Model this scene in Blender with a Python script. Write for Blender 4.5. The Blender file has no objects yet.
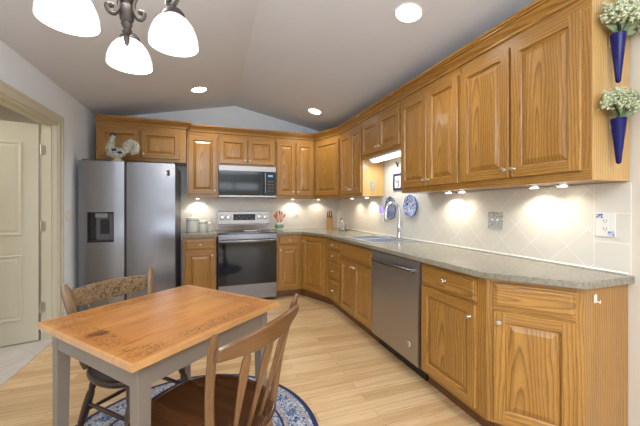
import bpy, bmesh, math, random
from mathutils import Vector, Matrix
random.seed(7)
R = math.radians
scn = bpy.context.scene
COL = scn.collection

# ------------------------------------------------------------------ camera
CAM_H = 1.26
cam_d = bpy.data.cameras.new('camera')
cam = bpy.data.objects.new('camera', cam_d); COL.objects.link(cam)
cam.location = (0, 0, CAM_H)
cam.rotation_euler = (R(90), 0, R(-19.3))
cam_d.sensor_width = 36.0
cam_d.lens = 36.0 * 309 / 640
cam_d.shift_y = -6.0 / 640
cam_d.clip_start = 0.02
scn.camera = cam

# ------------------------------------------------------------------ world, light, exposure
world = bpy.data.worlds.new('world'); scn.world = world; world.use_nodes = True
bgn = world.node_tree.nodes['Background']
bgn.inputs[0].default_value = (0.80, 0.88, 1.0, 1); bgn.inputs[1].default_value = 1.6
scn.view_settings.view_transform = 'Standard'
scn.view_settings.look = 'None'
scn.view_settings.exposure = 0.14
scn.view_settings.gamma = 1.0
scn.view_settings.use_curve_mapping = False

def light(name, kind, loc, energy, color=(1, 1, 1), size=0.1, size_y=None, rot=(0, 0, 0), parent=None, **kw):
    d = bpy.data.lights.new(name, kind); d.energy = energy; d.color = color
    if kind == 'AREA':
        d.size = size
        if size_y: d.shape = 'RECTANGLE'; d.size_y = size_y
        elif kw.pop('disk', False): d.shape = 'DISK'
    else:
        d.shadow_soft_size = size
    for k, v in kw.items(): setattr(d, k, v)
    o = bpy.data.objects.new(name, d); COL.objects.link(o)
    o.location = loc; o.rotation_euler = rot
    if parent: o.parent = parent
    return o
# daylight through the glazed opening behind the camera, plus unseen fill lights added for room and hall
light('daylight', 'AREA', (0.3, -2.95, 1.25), 66, (0.78, 0.88, 1.0), 2.8, 2.2, (R(90), 0, 0))
light('dining_fill_down', 'AREA', (0.35, -1.2, 2.42), 48, (0.95, 0.97, 1.0), 2.2, 1.6, (0, 0, 0))  # added fill facing down to brighten the room; no real fixture
light('dining_fill_up', 'AREA', (0.35, -1.0, 1.75), 105, (0.84, 0.92, 1.0), 0.9, 0.9, (R(180), 0, 0))  # added fill facing up to lighten the ceiling; no real lamp
light('hall_fill', 'AREA', (-2.5, 3.0, 2.35), 18, (1.0, 0.93, 0.82), 0.9, 0.9, (0, 0, 0))  # unseen fill added so the hall past the doorway is lit

# ------------------------------------------------------------------ colour and material helpers
def lin(c):
    return c / 12.92 if c <= 0.04045 else ((c + 0.055) / 1.055) ** 2.4
def rgb(r, g, b):
    return (lin(r / 255), lin(g / 255), lin(b / 255), 1)
def new_mat(name):
    m = bpy.data.materials.new(name); m.use_nodes = True
    return m, m.node_tree, m.node_tree.nodes['Principled BSDF']
class N:
    """small node-graph helper"""
    def __init__(s, nt): s.nt = nt
    def new(s, t, **k):
        n = s.nt.nodes.new(t)
        for a, b in k.items(): setattr(n, a, b)
        return n
    def link(s, a, b): s.nt.links.new(a, b)
    def math(s, op, a, b=None, c=None, clamp=False):
        n = s.new('ShaderNodeMath', operation=op); n.use_clamp = clamp
        for i, v in enumerate((a, b, c)):
            if v is None: continue
            if isinstance(v, (int, float)): n.inputs[i].default_value = v
            else: s.link(v, n.inputs[i])
        return n.outputs[0]
    def mix(s, f, a, b, mode='MIX'):
        n = s.new('ShaderNodeMix', data_type='RGBA', blend_type=mode)
        for i, v in ((0, f), (6, a), (7, b)):
            if isinstance(v, (int, float, tuple)): n.inputs[i].default_value = v
            else: s.link(v, n.inputs[i])
        return n.outputs[2]
    def ramp(s, f, stops):
        n = s.new('ShaderNodeValToRGB'); e = n.color_ramp.elements
        while len(e) < len(stops): e.new(0.5)
        for i, (p, c) in enumerate(stops): e[i].position = p; e[i].color = c if isinstance(c, tuple) else (c, c, c, 1)
        s.link(f, n.inputs[0]); return n.outputs[0]
    def uv(s):
        return s.new('ShaderNodeTexCoord').outputs['UV']
    def obj(s):
        return s.new('ShaderNodeTexCoord').outputs['Object']
    def mapping(s, v, scale=(1, 1, 1), rot=(0, 0, 0), loc=(0, 0, 0)):
        n = s.new('ShaderNodeMapping')
        n.inputs['Scale'].default_value = scale; n.inputs['Rotation'].default_value = rot; n.inputs['Location'].default_value = loc
        s.link(v, n.inputs[0]); return n.outputs[0]
    def noise(s, v, scale=5, detail=3, rough=0.5, out='Fac', dist=0):
        n = s.new('ShaderNodeTexNoise'); n.inputs['Scale'].default_value = scale
        n.inputs['Detail'].default_value = detail; n.inputs['Roughness'].default_value = rough
        n.inputs['Distortion'].default_value = dist
        s.link(v, n.inputs['Vector']); return n.outputs[out]
    def bump(s, h, strength=0.2, dist=0.01):
        n = s.new('ShaderNodeBump'); n.inputs['Strength'].default_value = strength; n.inputs['Distance'].default_value = dist
        s.link(h, n.inputs['Height']); return n.outputs[0]

def plain(name, col, rough=0.5, metal=0.0, emit=None, es=0, noise=0.0, nscale=20, trans=0, coat=0, spec=None):
    m, nt, b = new_mat(name); g = N(nt)
    b.inputs['Base Color'].default_value = col
    b.inputs['Roughness'].default_value = rough
    b.inputs['Metallic'].default_value = metal
    if spec is not None: b.inputs['Specular IOR Level'].default_value = spec
    if trans: b.inputs['Transmission Weight'].default_value = trans
    if coat: b.inputs['Coat Weight'].default_value = coat; b.inputs['Coat Roughness'].default_value = 0.08
    if emit:
        b.inputs['Emission Color'].default_value = emit; b.inputs['Emission Strength'].default_value = es
    if noise:
        f = g.noise(g.obj(), nscale, 4)
        dark = tuple(c * (1 - noise) for c in col[:3]) + (1,)
        g.link(g.mix(f, dark, tuple(min(1, c * (1 + noise * .6)) for c in col[:3]) + (1,)), b.inputs['Base Color'])
    return m

def wood(name, light_c, mid_c, dark_c, rings=24, stretch=0.075, rough=0.3, contrast=1.0, coat=0.35, pores=0.35):
    """grain runs along U; UVs are in metres, so rings about (0,0) give cathedral arches"""
    m, nt, b = new_mat(name); g = N(nt)
    uv = g.uv()
    warp = g.noise(g.mapping(uv, (1.6, 7, 1)), 1.0, 2, 0.5, 'Color')
    sc = g.mapping(uv, (stretch, 1, 1))
    vm = g.new('ShaderNodeVectorMath', operation='MULTIPLY_ADD')
    g.link(warp, vm.inputs[0]); vm.inputs[1].default_value = (0.015, 0.07, 0); g.link(sc, vm.inputs[2])
    w = g.new('ShaderNodeTexWave', wave_type='RINGS', rings_direction='Z', wave_profile='SAW')
    w.inputs['Scale'].default_value = rings; w.inputs['Distortion'].default_value = 1.2
    w.inputs['Detail'].default_value = 2; w.inputs['Detail Scale'].default_value = 1.5
    g.link(vm.outputs[0], w.inputs['Vector'])
    r = g.ramp(w.outputs['Fac'], [(0, 1.0), (0.45, 0.92), (0.74, 0.5), (0.9, 0.0), (1.0, 0.9)])
    pore = g.noise(g.mapping(uv, (14, 520, 1)), 1.0, 2, 0.6)
    pr = g.ramp(pore, [(0.40, 0.0), (0.58, 1.0)])
    broad = g.noise(g.mapping(uv, (0.8, 9, 1)), 1.0, 3, 0.6)
    base = g.mix(g.ramp(broad, [(0.3, 0.0), (0.7, 1.0)]), mid_c, light_c)
    k = g.math('MULTIPLY', g.math('SUBTRACT', 1.0, r), 0.85 * contrast)
    c1 = g.mix(k, base, dark_c)
    c2 = g.mix(g.math('MULTIPLY', g.math('SUBTRACT', 1.0, pr), pores), c1, dark_c)
    g.link(c2, b.inputs['Base Color'])
    b.inputs['Roughness'].default_value = rough
    b.inputs['Coat Weight'].default_value = coat; b.inputs['Coat Roughness'].default_value = 0.15
    g.link(g.bump(pr, 0.08, 0.002), b.inputs['Normal'])
    return m

M = {}
M['oak'] = wood('honey_oak', rgb(190, 141, 68), rgb(166, 117, 49), rgb(98, 62, 22), rings=19, contrast=0.85)
M['oak_pale'] = wood('pale_oak', rgb(214, 176, 112), rgb(200, 160, 96), rgb(150, 108, 58), rings=20, contrast=0.7)
M['pine'] = None
M['brown'] = wood('brown_chair_wood', rgb(128, 92, 56), rgb(108, 74, 42), rgb(70, 42, 22), rings=7, rough=0.3, coat=0.5, contrast=0.45)
M['seat'] = wood('dark_seat_wood', rgb(94, 58, 32), rgb(68, 40, 22), rgb(32, 18, 10), rings=5, rough=0.22, coat=0.7, contrast=0.6)
M['post'] = wood('worn_post_wood', rgb(132, 106, 76), rgb(110, 84, 56), rgb(60, 42, 28), rings=6, rough=0.35, coat=0.3, contrast=0.6)
M['dark'] = wood('dark_chair_wood', rgb(74, 48, 30), rgb(54, 34, 22), rgb(22, 14, 9), rings=9, rough=0.34, coat=0.2)
M['toe'] = wood('toe_kick_wood', rgb(130, 84, 46), rgb(110, 68, 36), rgb(70, 40, 20), rings=20)
M['wall'] = plain('wall_paint', rgb(230, 238, 246), 0.75, noise=0.04, nscale=3)
M['beige'] = plain('beige_wall_paint', rgb(216, 207, 192), 0.75, noise=0.04, nscale=3)
M['ceiling'] = plain('ceiling_paint', rgb(212, 214, 220), 0.9, noise=0.03, nscale=4)
M['trim'] = plain('cream_trim_paint', rgb(202, 198, 178), 0.45)
M['door'] = plain('cream_door_paint', rgb(208, 205, 186), 0.4)
M['white'] = plain('white_plastic', rgb(232, 230, 224), 0.4)
M['cream'] = plain('cream_ceramic', rgb(232, 233, 226), 0.2)
M['nickel'] = plain('brushed_nickel', rgb(205, 200, 190), 0.28, 1.0)
M['chrome'] = plain('chrome', rgb(215, 215, 215), 0.14, 1.0)
M['bronze'] = plain('pewter_bronze', rgb(78, 72, 68), 0.5, 0.7, noise=0.35, nscale=60)
M['black'] = plain('black_plastic', rgb(22, 22, 24), 0.4)
M['blackglass'] = plain('black_glass', rgb(16, 18, 22), 0.07, spec=0.5)
M['cooktop'] = plain('cooktop_glass', rgb(60, 58, 58), 0.12, coat=0.6)
M['greyside'] = plain('grey_appliance_side', rgb(92, 92, 98), 0.45, 0.3)
M['tablepaint'] = plain('taupe_table_paint', rgb(126, 115, 103), 0.4, noise=0.12, nscale=12)
M['grout'] = plain('caulk', rgb(226, 224, 214), 0.6)
M['cobalt'] = plain('cobalt_glass', rgb(5, 7, 92), 0.15, noise=0.6, nscale=110, spec=0.3)
M['leaf'] = plain('grey_green_leaf', rgb(132, 148, 112), 0.7, noise=0.3, nscale=40)
M['blossom'] = plain('dried_blossom', rgb(190, 195, 160), 0.85, noise=0.2, nscale=200)
M['lamp'] = plain('lamp_glow', (1, 1, 1, 1), 0.5, emit=(1.0, 0.93, 0.82, 1), es=14)
M['cfl'] = plain('fluorescent_lens', (1, 1, 1, 1), 0.4, emit=(0.92, 0.97, 1.0, 1), es=4)
M['steelsink'] = plain('sink_steel', rgb(200, 204, 210), 0.42, 0.9)
M['violet'] = plain('violet_night_light', rgb(120, 100, 230), 0.3, emit=(0.25, 0.16, 1.0, 1), es=1.6)
M['terracotta'] = plain('orange_utensil', rgb(206, 84, 44), 0.45)
M['woodspoon'] = plain('pale_wood_utensil', rgb(204, 160, 108), 0.6, noise=0.15)
M['green'] = plain('green_glaze', rgb(120, 158, 128), 0.25)
M['glass'] = plain('clear_glass', (0.95, 0.97, 0.96, 1), 0.03, trans=0.9)
M['bamboo'] = plain('knife_block_wood', rgb(196, 148, 92), 0.45, noise=0.15)
M['halltile'] = None

def stainless(name, col, rough=0.27):
    m, nt, b = new_mat(name); g = N(nt)
    b.inputs['Metallic'].default_value = 1.0
    b.inputs['Base Color'].default_value = col
    b.inputs['Roughness'].default_value = rough
    b.inputs['Anisotropic'].default_value = 0.8
    tg = g.new('ShaderNodeTangent'); tg.direction_type = 'RADIAL'; tg.axis = 'Z'
    g.link(tg.outputs[0], b.inputs['Tangent'])
    return m
M['steel'] = stainless('stainless_steel', rgb(140, 140, 145), 0.22)
M['darksteel'] = stainless('dark_stainless_steel', rgb(178, 175, 174), 0.38)

def ceiling_bumps():
    m = M['ceiling']; g = N(m.node_tree); b = m.node_tree.nodes['Principled BSDF']
    g.link(g.bump(g.noise(g.obj(), 90, 3), 0.08, 0.004), b.inputs['Normal'])
ceiling_bumps()

def tile_mat():
    m, nt, b = new_mat('diagonal_tile'); g = N(nt)
    uv = g.uv(); sp = g.new('ShaderNodeSeparateXYZ'); g.link(uv, sp.inputs[0])
    y, z = sp.outputs[0], sp.outputs[1]
    s = 0.155
    def grout(c, off, wd=0.012):
        f = g.math('FRACT', g.math('DIVIDE', g.math('ADD', c, off), s))
        a = g.math('ABSOLUTE', g.math('SUBTRACT', f, 0.5))
        return g.math('GREATER_THAN', a, 0.5 - wd)
    d1 = g.math('MULTIPLY', g.math('SUBTRACT', z, y), 0.70711)
    d2 = g.math('MULTIPLY', g.math('ADD', z, y), 0.70711)
    diag = g.math('MAXIMUM', grout(d1, 20 * s + 0.157), grout(d2, 20 * s - 1.765))
    ins = g.math('GREATER_THAN', y, 1.11)
    band = g.math('LESS_THAN', g.math('ABSOLUTE', g.math('SUBTRACT', y, 1.11)), 0.002)
    hz = grout(z, 10 * s - 1.073, 0.014)
    gm = g.math('MAXIMUM', g.math('ADD', g.math('MULTIPLY', diag, ins), g.math('MULTIPLY', hz, g.math('SUBTRACT', 1.0, ins))), band)
    mott = g.noise(uv, 9, 4)
    tc = g.mix(mott, rgb(214, 208, 195), rgb(226, 221, 210))
    g.link(g.mix(gm, tc, rgb(237, 234, 226)), b.inputs['Base Color'])
    b.inputs['Roughness'].default_value = 0.3
    g.link(g.bump(g.math('SUBTRACT', 1.0, gm), 0.25, 0.003), b.inputs['Normal'])
    return m
M['tile'] = tile_mat()

def laminate():
    m, nt, b = new_mat('speckled_laminate'); g = N(nt); o = g.obj()
    n1 = g.noise(o, 60, 6, 0.7); n2 = g.noise(o, 260, 3, 0.6)
    c = g.mix(g.ramp(n1, [(0.35, 0.0), (0.65, 1.0)]), rgb(122, 116, 100), rgb(154, 149, 132))
    c = g.mix(g.math('MULTIPLY', g.ramp(n2, [(0.52, 0.0), (0.62, 1.0)]), 0.45), c, rgb(104, 98, 88))
    g.link(c, b.inputs['Base Color']); b.inputs['Roughness'].default_value = 0.22
    return m
M['laminate'] = laminate()

def floor_mat():
    m, nt, b = new_mat('oak_strip_floor'); g = N(nt); o = g.obj()
    br = g.new('ShaderNodeTexBrick'); br.offset = 0.37; br.offset_frequency = 2
    br.inputs['Color1'].default_value = (0, 0, 0, 1); br.inputs['Color2'].default_value = (1, 1, 1, 1)
    br.inputs['Mortar'].default_value = (0.5, 0.5, 0.5, 1)
    br.inputs['Scale'].default_value = 1; br.inputs['Mortar Size'].default_value = 0.0012
    br.inputs['Brick Width'].default_value = 0.95; br.inputs['Row Height'].default_value = 0.078
    br.inputs['Mortar Smooth'].default_value = 0.2
    g.link(o, br.inputs['Vector'])
    tone = g.new('ShaderNodeSeparateColor'); g.link(br.outputs['Color'], tone.inputs[0])
    off = g.new('ShaderNodeVectorMath', operation='MULTIPLY_ADD')
    g.link(br.outputs['Color'], off.inputs[0]); off.inputs[1].default_value = (7, 3, 0); g.link(o, off.inputs[2])
    gr = g.noise(g.mapping(off.outputs[0], (2.2, 42, 1)), 1.0, 4, 0.6, dist=0.6)
    fine = g.noise(g.mapping(off.outputs[0], (9, 260, 1)), 1.0, 2, 0.5)
    c = g.mix(tone.outputs[0], rgb(192, 158, 112), rgb(222, 194, 150))
    c = g.mix(g.math('MULTIPLY', g.ramp(gr, [(0.42, 0.0), (0.72, 1.0)]), 0.55), c, rgb(172, 124, 74))
    c = g.mix(g.math('MULTIPLY', g.ramp(fine, [(0.5, 0.0), (0.7, 1.0)]), 0.22), c, rgb(150, 104, 60))
    c = g.mix(g.math('MULTIPLY', br.outputs['Fac'], 0.6), c, rgb(110, 72, 40))
    g.link(c, b.inputs['Base Color']); b.inputs['Roughness'].default_value = 0.28
    b.inputs['Coat Weight'].default_value = 0.2; b.inputs['Coat Roughness'].default_value = 0.2
    return m
M['floor'] = floor_mat()

def hall_tile():
    m, nt, b = new_mat('hall_floor_tile'); g = N(nt); o = g.mapping(g.obj(), rot=(0, 0, R(45)))
    br = g.new('ShaderNodeTexBrick'); br.offset = 0
    br.inputs['Color1'].default_value = rgb(206, 202, 196); br.inputs['Color2'].default_value = rgb(192, 188, 184)
    br.inputs['Mortar'].default_value = rgb(168, 164, 158)
    br.inputs['Scale'].default_value = 1; br.inputs['Mortar Size'].default_value = 0.003
    br.inputs['Brick Width'].default_value = 0.33; br.inputs['Row Height'].default_value = 0.33
    g.link(o, br.inputs['Vector'])
    n = g.noise(o, 6, 5, 0.65)
    g.link(g.mix(g.math('MULTIPLY', g.ramp(n, [(0.4, 0.0), (0.7, 1.0)]), 0.35), br.outputs['Color'], rgb(160, 156, 154)), b.inputs['Base Color'])
    b.inputs['Roughness'].default_value = 0.35
    return m
M['halltile'] = hall_tile()

TW, TD = 0.768, 0.742     # table top
def pine():
    m, nt, b = new_mat('orange_pine_top'); g = N(nt); o = g.obj()
    sp = g.new('ShaderNodeSeparateXYZ'); g.link(o, sp.inputs[0])
    br = g.new('ShaderNodeTexBrick'); br.offset = 0
    br.inputs['Color1'].default_value = (0, 0, 0, 1); br.inputs['Color2'].default_value = (1, 1, 1, 1); br.inputs['Mortar'].default_value = (.5, .5, .5, 1)
    br.inputs['Scale'].default_value = 1; br.inputs['Mortar Size'].default_value = 0.0008
    br.inputs['Brick Width'].default_value = 5; br.inputs['Row Height'].default_value = 0.135
    g.link(o, br.inputs['Vector'])
    gr = g.noise(g.mapping(o, (2.5, 26, 1)), 1.0, 4, 0.6, dist=1.2)
    c = g.mix(g.ramp(gr, [(0.3, 0.0), (0.7, 1.0)]), rgb(158, 98, 40), rgb(196, 138, 70))
    tone = g.new('ShaderNodeSeparateColor'); g.link(br.outputs['Color'], tone.inputs[0])
    c = g.mix(g.math('MULTIPLY', tone.outputs[0], 0.3), c, rgb(168, 104, 46))
    # brushed strokes and knots
    st = g.noise(g.mapping(o, (5, 34, 1), loc=(3, 1, 0)), 1.0, 2, 0.4)
    c = g.mix(g.math('MULTIPLY', g.ramp(st, [(0.66, 0.0), (0.74, 1.0)]), 0.7), c, rgb(128, 66, 24))
    # stencilled dark marks in a band round the edge
    ex = g.math('SUBTRACT', TW / 2, g.math('ABSOLUTE', sp.outputs[0]))
    ey = g.math('SUBTRACT', TD / 2, g.math('ABSOLUTE', sp.outputs[1]))
    e = g.math('MINIMUM', ex, ey)
    bandm = g.math('MULTIPLY', g.math('GREATER_THAN', e, 0.025), g.math('LESS_THAN', e, 0.105))
    sq = g.noise(o, 85, 2, 0.7, dist=1.2)
    gate = g.noise(o, 9, 2)
    mark = g.math('MULTIPLY', g.math('MULTIPLY', g.ramp(sq, [(0.53, 0.0), (0.56, 1.0)]), g.ramp(gate, [(0.38, 0.0), (0.5, 1.0)])), bandm)
    c = g.mix(g.math('MULTIPLY', mark, 0.8), c, rgb(74, 44, 24))
    # a dark knot towards the left corner
    kd = g.new('ShaderNodeVectorMath', operation='DISTANCE'); g.link(g.mapping(o, (1, 1.7, 0)), kd.inputs[0]); kd.inputs[1].default_value = (-0.315, 0.006, 0)
    kn = g.math('ADD', kd.outputs[1], g.math('MULTIPLY', g.noise(o, 22, 4, 0.7), 0.10))
    c = g.mix(g.ramp(kn, [(0.075, 0.8), (0.11, 0.0)]), c, rgb(78, 40, 16))
    c = g.mix(g.math('MULTIPLY', g.math('LESS_THAN', e, 0.008), 0.35), c, rgb(216, 180, 130))
    g.link(c, b.inputs['Base Color']); b.inputs['Roughness'].default_value = 0.3
    b.inputs['Coat Weight'].default_value = 0.3; b.inputs['Coat Roughness'].default_value = 0.2
    return m
M['pine'] = pine()

def rug_mat():
    m, nt, b = new_mat('rug_weave'); g = N(nt); o = g.obj()
    ln = g.new('ShaderNodeVectorMath', operation='LENGTH'); g.link(o, ln.inputs[0]); r = ln.outputs[1]
    sp = g.new('ShaderNodeSeparateXYZ'); g.link(o, sp.inputs[0])
    ang = g.math('ARCTAN2', sp.outputs[1], sp.outputs[0])
    cream, navy, blue = rgb(192, 196, 200), rgb(34, 46, 84), rgb(96, 120, 164)
    v = g.new('ShaderNodeTexVoronoi'); v.inputs['Scale'].default_value = 22; g.link(o, v.inputs['Vector'])
    n = g.noise(o, 55, 2, 0.6, dist=2.0)
    n2 = g.noise(o, 28, 2, 0.6, dist=2.5)
    c = g.mix(g.ramp(n2, [(0.5, 0.0), (0.54, 1.0)]), cream, blue)
    c = g.mix(g.ramp(v.outputs['Distance'], [(0.16, 1.0), (0.22, 0.0)]), c, navy)
    c = g.mix(g.ramp(n, [(0.57, 0.0), (0.6, 1.0)]), c, navy)
    # flower rosettes round the border
    ph = g.math('SUBTRACT', g.math('FRACT', g.math('MULTIPLY', ang, 22 / 6.28318)), 0.5)
    dx = g.math('MULTIPLY', ph, 0.18); dy = g.math('SUBTRACT', r, 0.60)
    dd = g.math('SQRT', g.math('ADD', g.math('MULTIPLY', dx, dx), g.math('MULTIPLY', dy, dy)))
    pet = g.math('MULTIPLY_ADD', g.math('COSINE', g.math('MULTIPLY', g.math('ARCTAN2', dy, dx), 8.0)), 0.008, 0.026)
    ros = g.math('MULTIPLY', g.math('LESS_THAN', dd, pet), g.math('GREATER_THAN', dd, 0.009))
    c = g.mix(g.math('MULTIPLY', ros, 0.85), c, rgb(60, 84, 130))
    def ring(a, w):
        return g.math('LESS_THAN', g.math('ABSOLUTE', g.math('SUBTRACT', r, a)), w)
    c = g.mix(ring(0.525, 0.007), c, navy)
    c = g.mix(ring(0.545, 0.006), c, rgb(176, 150, 140))
    c = g.mix(ring(0.665, 0.007), c, rgb(170, 152, 150))
    c = g.mix(g.math('GREATER_THAN', r, 0.69), c, navy)
    g.link(c, b.inputs['Base Color']); b.inputs['Roughness'].default_value = 0.95
    g.link(g.bump(g.noise(o, 500, 2), 0.5, 0.004), b.inputs['Normal'])
    return m
M['rug'] = rug_mat()

def stencil_mat():
    m, nt, b = new_mat('stencilled_crest'); g = N(nt); o = g.obj()
    w = g.noise(o, 34, 3, 0.6, dist=2.5); w2 = g.noise(o, 80, 2, 0.5, dist=1)
    c = g.mix(g.ramp(w, [(0.44, 0.0), (0.5, 1.0)]), rgb(72, 56, 42), rgb(132, 112, 84))
    c = g.mix(g.ramp(w2, [(0.55, 0.0), (0.6, 1.0)]), c, rgb(124, 88, 54))
    g.link(c, b.inputs['Base Color']); b.inputs['Roughness'].default_value = 0.3
    return m
M['stencil'] = stencil_mat()

def blue_white(name, scale=40, base=(224, 226, 230), ink=(40, 66, 160), th=0.5, coord='obj'):
    m, nt, b = new_mat(name); g = N(nt); o = g.obj()
    n = g.noise(o, scale, 2, 0.6, dist=1.8)
    g.link(g.mix(g.ramp(n, [(th, 0.0), (th + 0.04, 1.0)]), rgb(*base), rgb(*ink)), b.inputs['Base Color'])
    b.inputs['Roughness'].default_value = 0.15
    return m
M['delft'] = blue_white('blue_and_white_glaze', 38, (196, 204, 222), (44, 66, 150), 0.5)
M['delft2'] = blue_white('blue_rim_glaze', 60, (168, 178, 200), (58, 74, 118), 0.46)
M['hen'] = blue_white('painted_hen_glaze', 70, (188, 184, 164), (84, 100, 108), 0.54)
M['greydecor'] = blue_white('grey_scroll_plate', 110, (214, 212, 204), (120, 122, 122), 0.5)

def opal():
    m, nt, b = new_mat('opal_glass_shade'); g = N(nt)
    b.inputs['Base Color'].default_value = (0.6, 0.59, 0.57, 1); b.inputs['Roughness'].default_value = 0.25
    n = g.noise(g.mapping(g.obj(), (1, 1, 0.4)), 18, 3, 0.6, dist=1.0)
    g.link(g.mix(g.ramp(n, [(0.35, 0.0), (0.6, 1.0)]), (0.80, 0.74, 0.66, 1), (1.0, 0.98, 0.95, 1)), b.inputs['Emission Color'])
    b.inputs['Emission Strength'].default_value = 0.8
    return m
M['opal'] = opal()

# ------------------------------------------------------------------ mesh builder
class MB:
    def __init__(s):
        s.bm = bmesh.new(); s.uv = s.bm.loops.layers.uv.new('UVMap')
    def face(s, pts, uvs=None, flip=False):
        vs = [s.bm.verts.new(p) for p in pts]
        if flip: vs.reverse(); uvs = list(reversed(uvs)) if uvs else None
        f = s.bm.faces.new(vs)
        if uvs:
            for l, u in zip(f.loops, uvs): l[s.uv].uv = u
        return f
    def guv(s, p, n, grain, off):
        """project: U along the grain axis, V the other in-plane axis"""
        ax = [0, 1, 2]; g = ax.index({'x': 0, 'y': 1, 'z': 2}[grain])
        k = max(ax, key=lambda i: abs(n[i]))
        if k == g:
            a, b_ = [i for i in ax if i != k]; return (p[a] * 0.2 + off[0], p[b_] + off[1])
        o = [i for i in ax if i not in (k, g)][0]
        return (p[g] + off[0], p[o] + off[1])
    def box(s, x0, x1, y0, y1, z0, z1, grain='z', off=None):
        if off is None: off = (random.uniform(-3, 3), random.uniform(0.2, 0.6))
        c = [(x, y, z) for x in (x0, x1) for y in (y0, y1) for z in (z0, z1)]
        for idx, n in (((0, 1, 3, 2), (-1, 0, 0)), ((4, 6, 7, 5), (1, 0, 0)), ((0, 4, 5, 1), (0, -1, 0)),
                       ((2, 3, 7, 6), (0, 1, 0)), ((0, 2, 6, 4), (0, 0, -1)), ((1, 5, 7, 3), (0, 0, 1))):
            pts = [c[i] for i in idx]
            s.face(pts, [s.guv(p, n, grain, off) for p in pts])
        return s
    def prism(s, poly, z0, z1, grain='z', off=None):
        """poly: list of (x,y) counter-clockwise"""
        if off is None: off = (random.uniform(-3, 3), random.uniform(0.2, 0.6))
        n = len(poly); run = 0
        s.face([(x, y, z1) for x, y in poly], [(x, y) for x, y in poly])
        s.face([(x, y, z0) for x, y in reversed(poly)], [(x, y) for x, y in reversed(poly)])
        for i in range(n):
            a, b_ = poly[i], poly[(i + 1) % n]; L = math.dist(a, b_)
            if grain == 'z': uvs = [(z0 + off[0], run + off[1]), (z0 + off[0], run + L + off[1]), (z1 + off[0], run + L + off[1]), (z1 + off[0], run + off[1])]
            else: uvs = [(run, z0), (run + L, z0), (run + L, z1), (run, z1)]
            s.face([(a[0], a[1], z0), (b_[0], b_[1], z0), (b_[0], b_[1], z1), (a[0], a[1], z1)], uvs)
            run += L
        return s
    def lathe(s, prof, c=(0, 0, 0), seg=24, axis='z', cap=True, sx=1, sy=1):
        """prof: list of (r, h) from bottom to top"""
        def pt(r, h, a):
            u, v = r * math.cos(a) * sx, r * math.sin(a) * sy
            if axis == 'z': return (c[0] + u, c[1] + v, c[2] + h)
            if axis == 'y': return (c[0] + u, c[1] - h, c[2] + v)    # grows towards -y
            return (c[0] + h, c[1] + u, c[2] + v)
        rings = []
        for r, h in prof:
            rings.append([s.bm.verts.new(pt(r, h, 2 * math.pi * i / seg)) for i in range(seg)])
        for k in range(len(rings) - 1):
            for i in range(seg):
                j = (i + 1) % seg
                f = s.bm.faces.new((rings[k][i], rings[k][j], rings[k + 1][j], rings[k + 1][i]))
                us = [(prof[k][1], i / seg * .2), (prof[k][1], (i + 1) / seg * .2), (prof[k + 1][1], (i + 1) / seg * .2), (prof[k + 1][1], i / seg * .2)]
                for l, u in zip(f.loops, us): l[s.uv].uv = u
        if cap:
            if prof[0][0] > 1e-5: s.bm.faces.new(list(reversed(rings[0])))
            if prof[-1][0] > 1e-5: s.bm.faces.new(rings[-1])
        return s
    def tube(s, pts, rad, seg=10, flat=None, up=None, caps=True):
        """sweep along pts; rad number or list; flat=(a,b) ellipse scales, up fixes the b axis"""
        P = [Vector(p) for p in pts]; n = len(P)
        rr = rad if isinstance(rad, (list, tuple)) else [rad] * n
        fl = flat if (flat and isinstance(flat, list)) else [flat or (1, 1)] * n
        rings = []; prev = None; L = random.uniform(0, 2); v0 = random.uniform(0.1, 0.4)
        Ls = []
        for i in range(n):
            t = (P[min(i + 1, n - 1)] - P[max(i - 1, 0)]).normalized()
            if up is not None: b_ = Vector(up); b_ = (b_ - t * b_.dot(t)).normalized()
            elif prev is None:
                a0 = Vector((0, 0, 1)) if abs(t.z) < 0.9 else Vector((1, 0, 0))
                b_ = (a0 - t * a0.dot(t)).normalized()
            else: b_ = (prev - t * prev.dot(t)).normalized()
            prev = b_; a = b_.cross(t)
            if i: L += (P[i] - P[i - 1]).length
            Ls.append(L)
            rings.append([s.bm.verts.new(P[i] + a * (math.cos(2 * math.pi * k / seg) * rr[i] * fl[i][0]) + b_ * (math.sin(2 * math.pi * k / seg) * rr[i] * fl[i][1])) for k in range(seg)])
        for i in range(n - 1):
            for k in range(seg):
                j = (k + 1) % seg
                f = s.bm.faces.new((rings[i][k], rings[i][j], rings[i + 1][j], rings[i + 1][k]))
                us = [(Ls[i], v0 + k / seg * .1), (Ls[i], v0 + (k + 1) / seg * .1), (Ls[i + 1], v0 + (k + 1) / seg * .1), (Ls[i + 1], v0 + k / seg * .1)]
                for l, u in zip(f.loops, us): l[s.uv].uv = u
        if caps:
            s.bm.faces.new(list(reversed(rings[0]))); s.bm.faces.new(rings[-1])
        return s
    def transform(s, mat):
        bmesh.ops.transform(s.bm, matrix=mat, verts=s.bm.verts); return s
    def build(s, name, mat, parent=None, loc=(0, 0, 0), rot=(0, 0, 0), bevel=0, smooth=True, angle=40):
        bmesh.ops.recalc_face_normals(s.bm, faces=s.bm.faces)
        me = bpy.data.meshes.new(name); s.bm.to_mesh(me); s.bm.free()
        me.materials.append(mat)
        if smooth:
            me.shade_smooth(); me.set_sharp_from_angle(angle=R(angle))
        o = bpy.data.objects.new(name, me); COL.objects.link(o)
        o.location = loc; o.rotation_euler = rot
        if parent: o.parent = parent
        if bevel:
            b = o.modifiers.new('bevel', 'BEVEL'); b.width = bevel; b.segments = 2; b.limit_method = 'ANGLE'; b.angle_limit = R(50)
        return o

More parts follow.
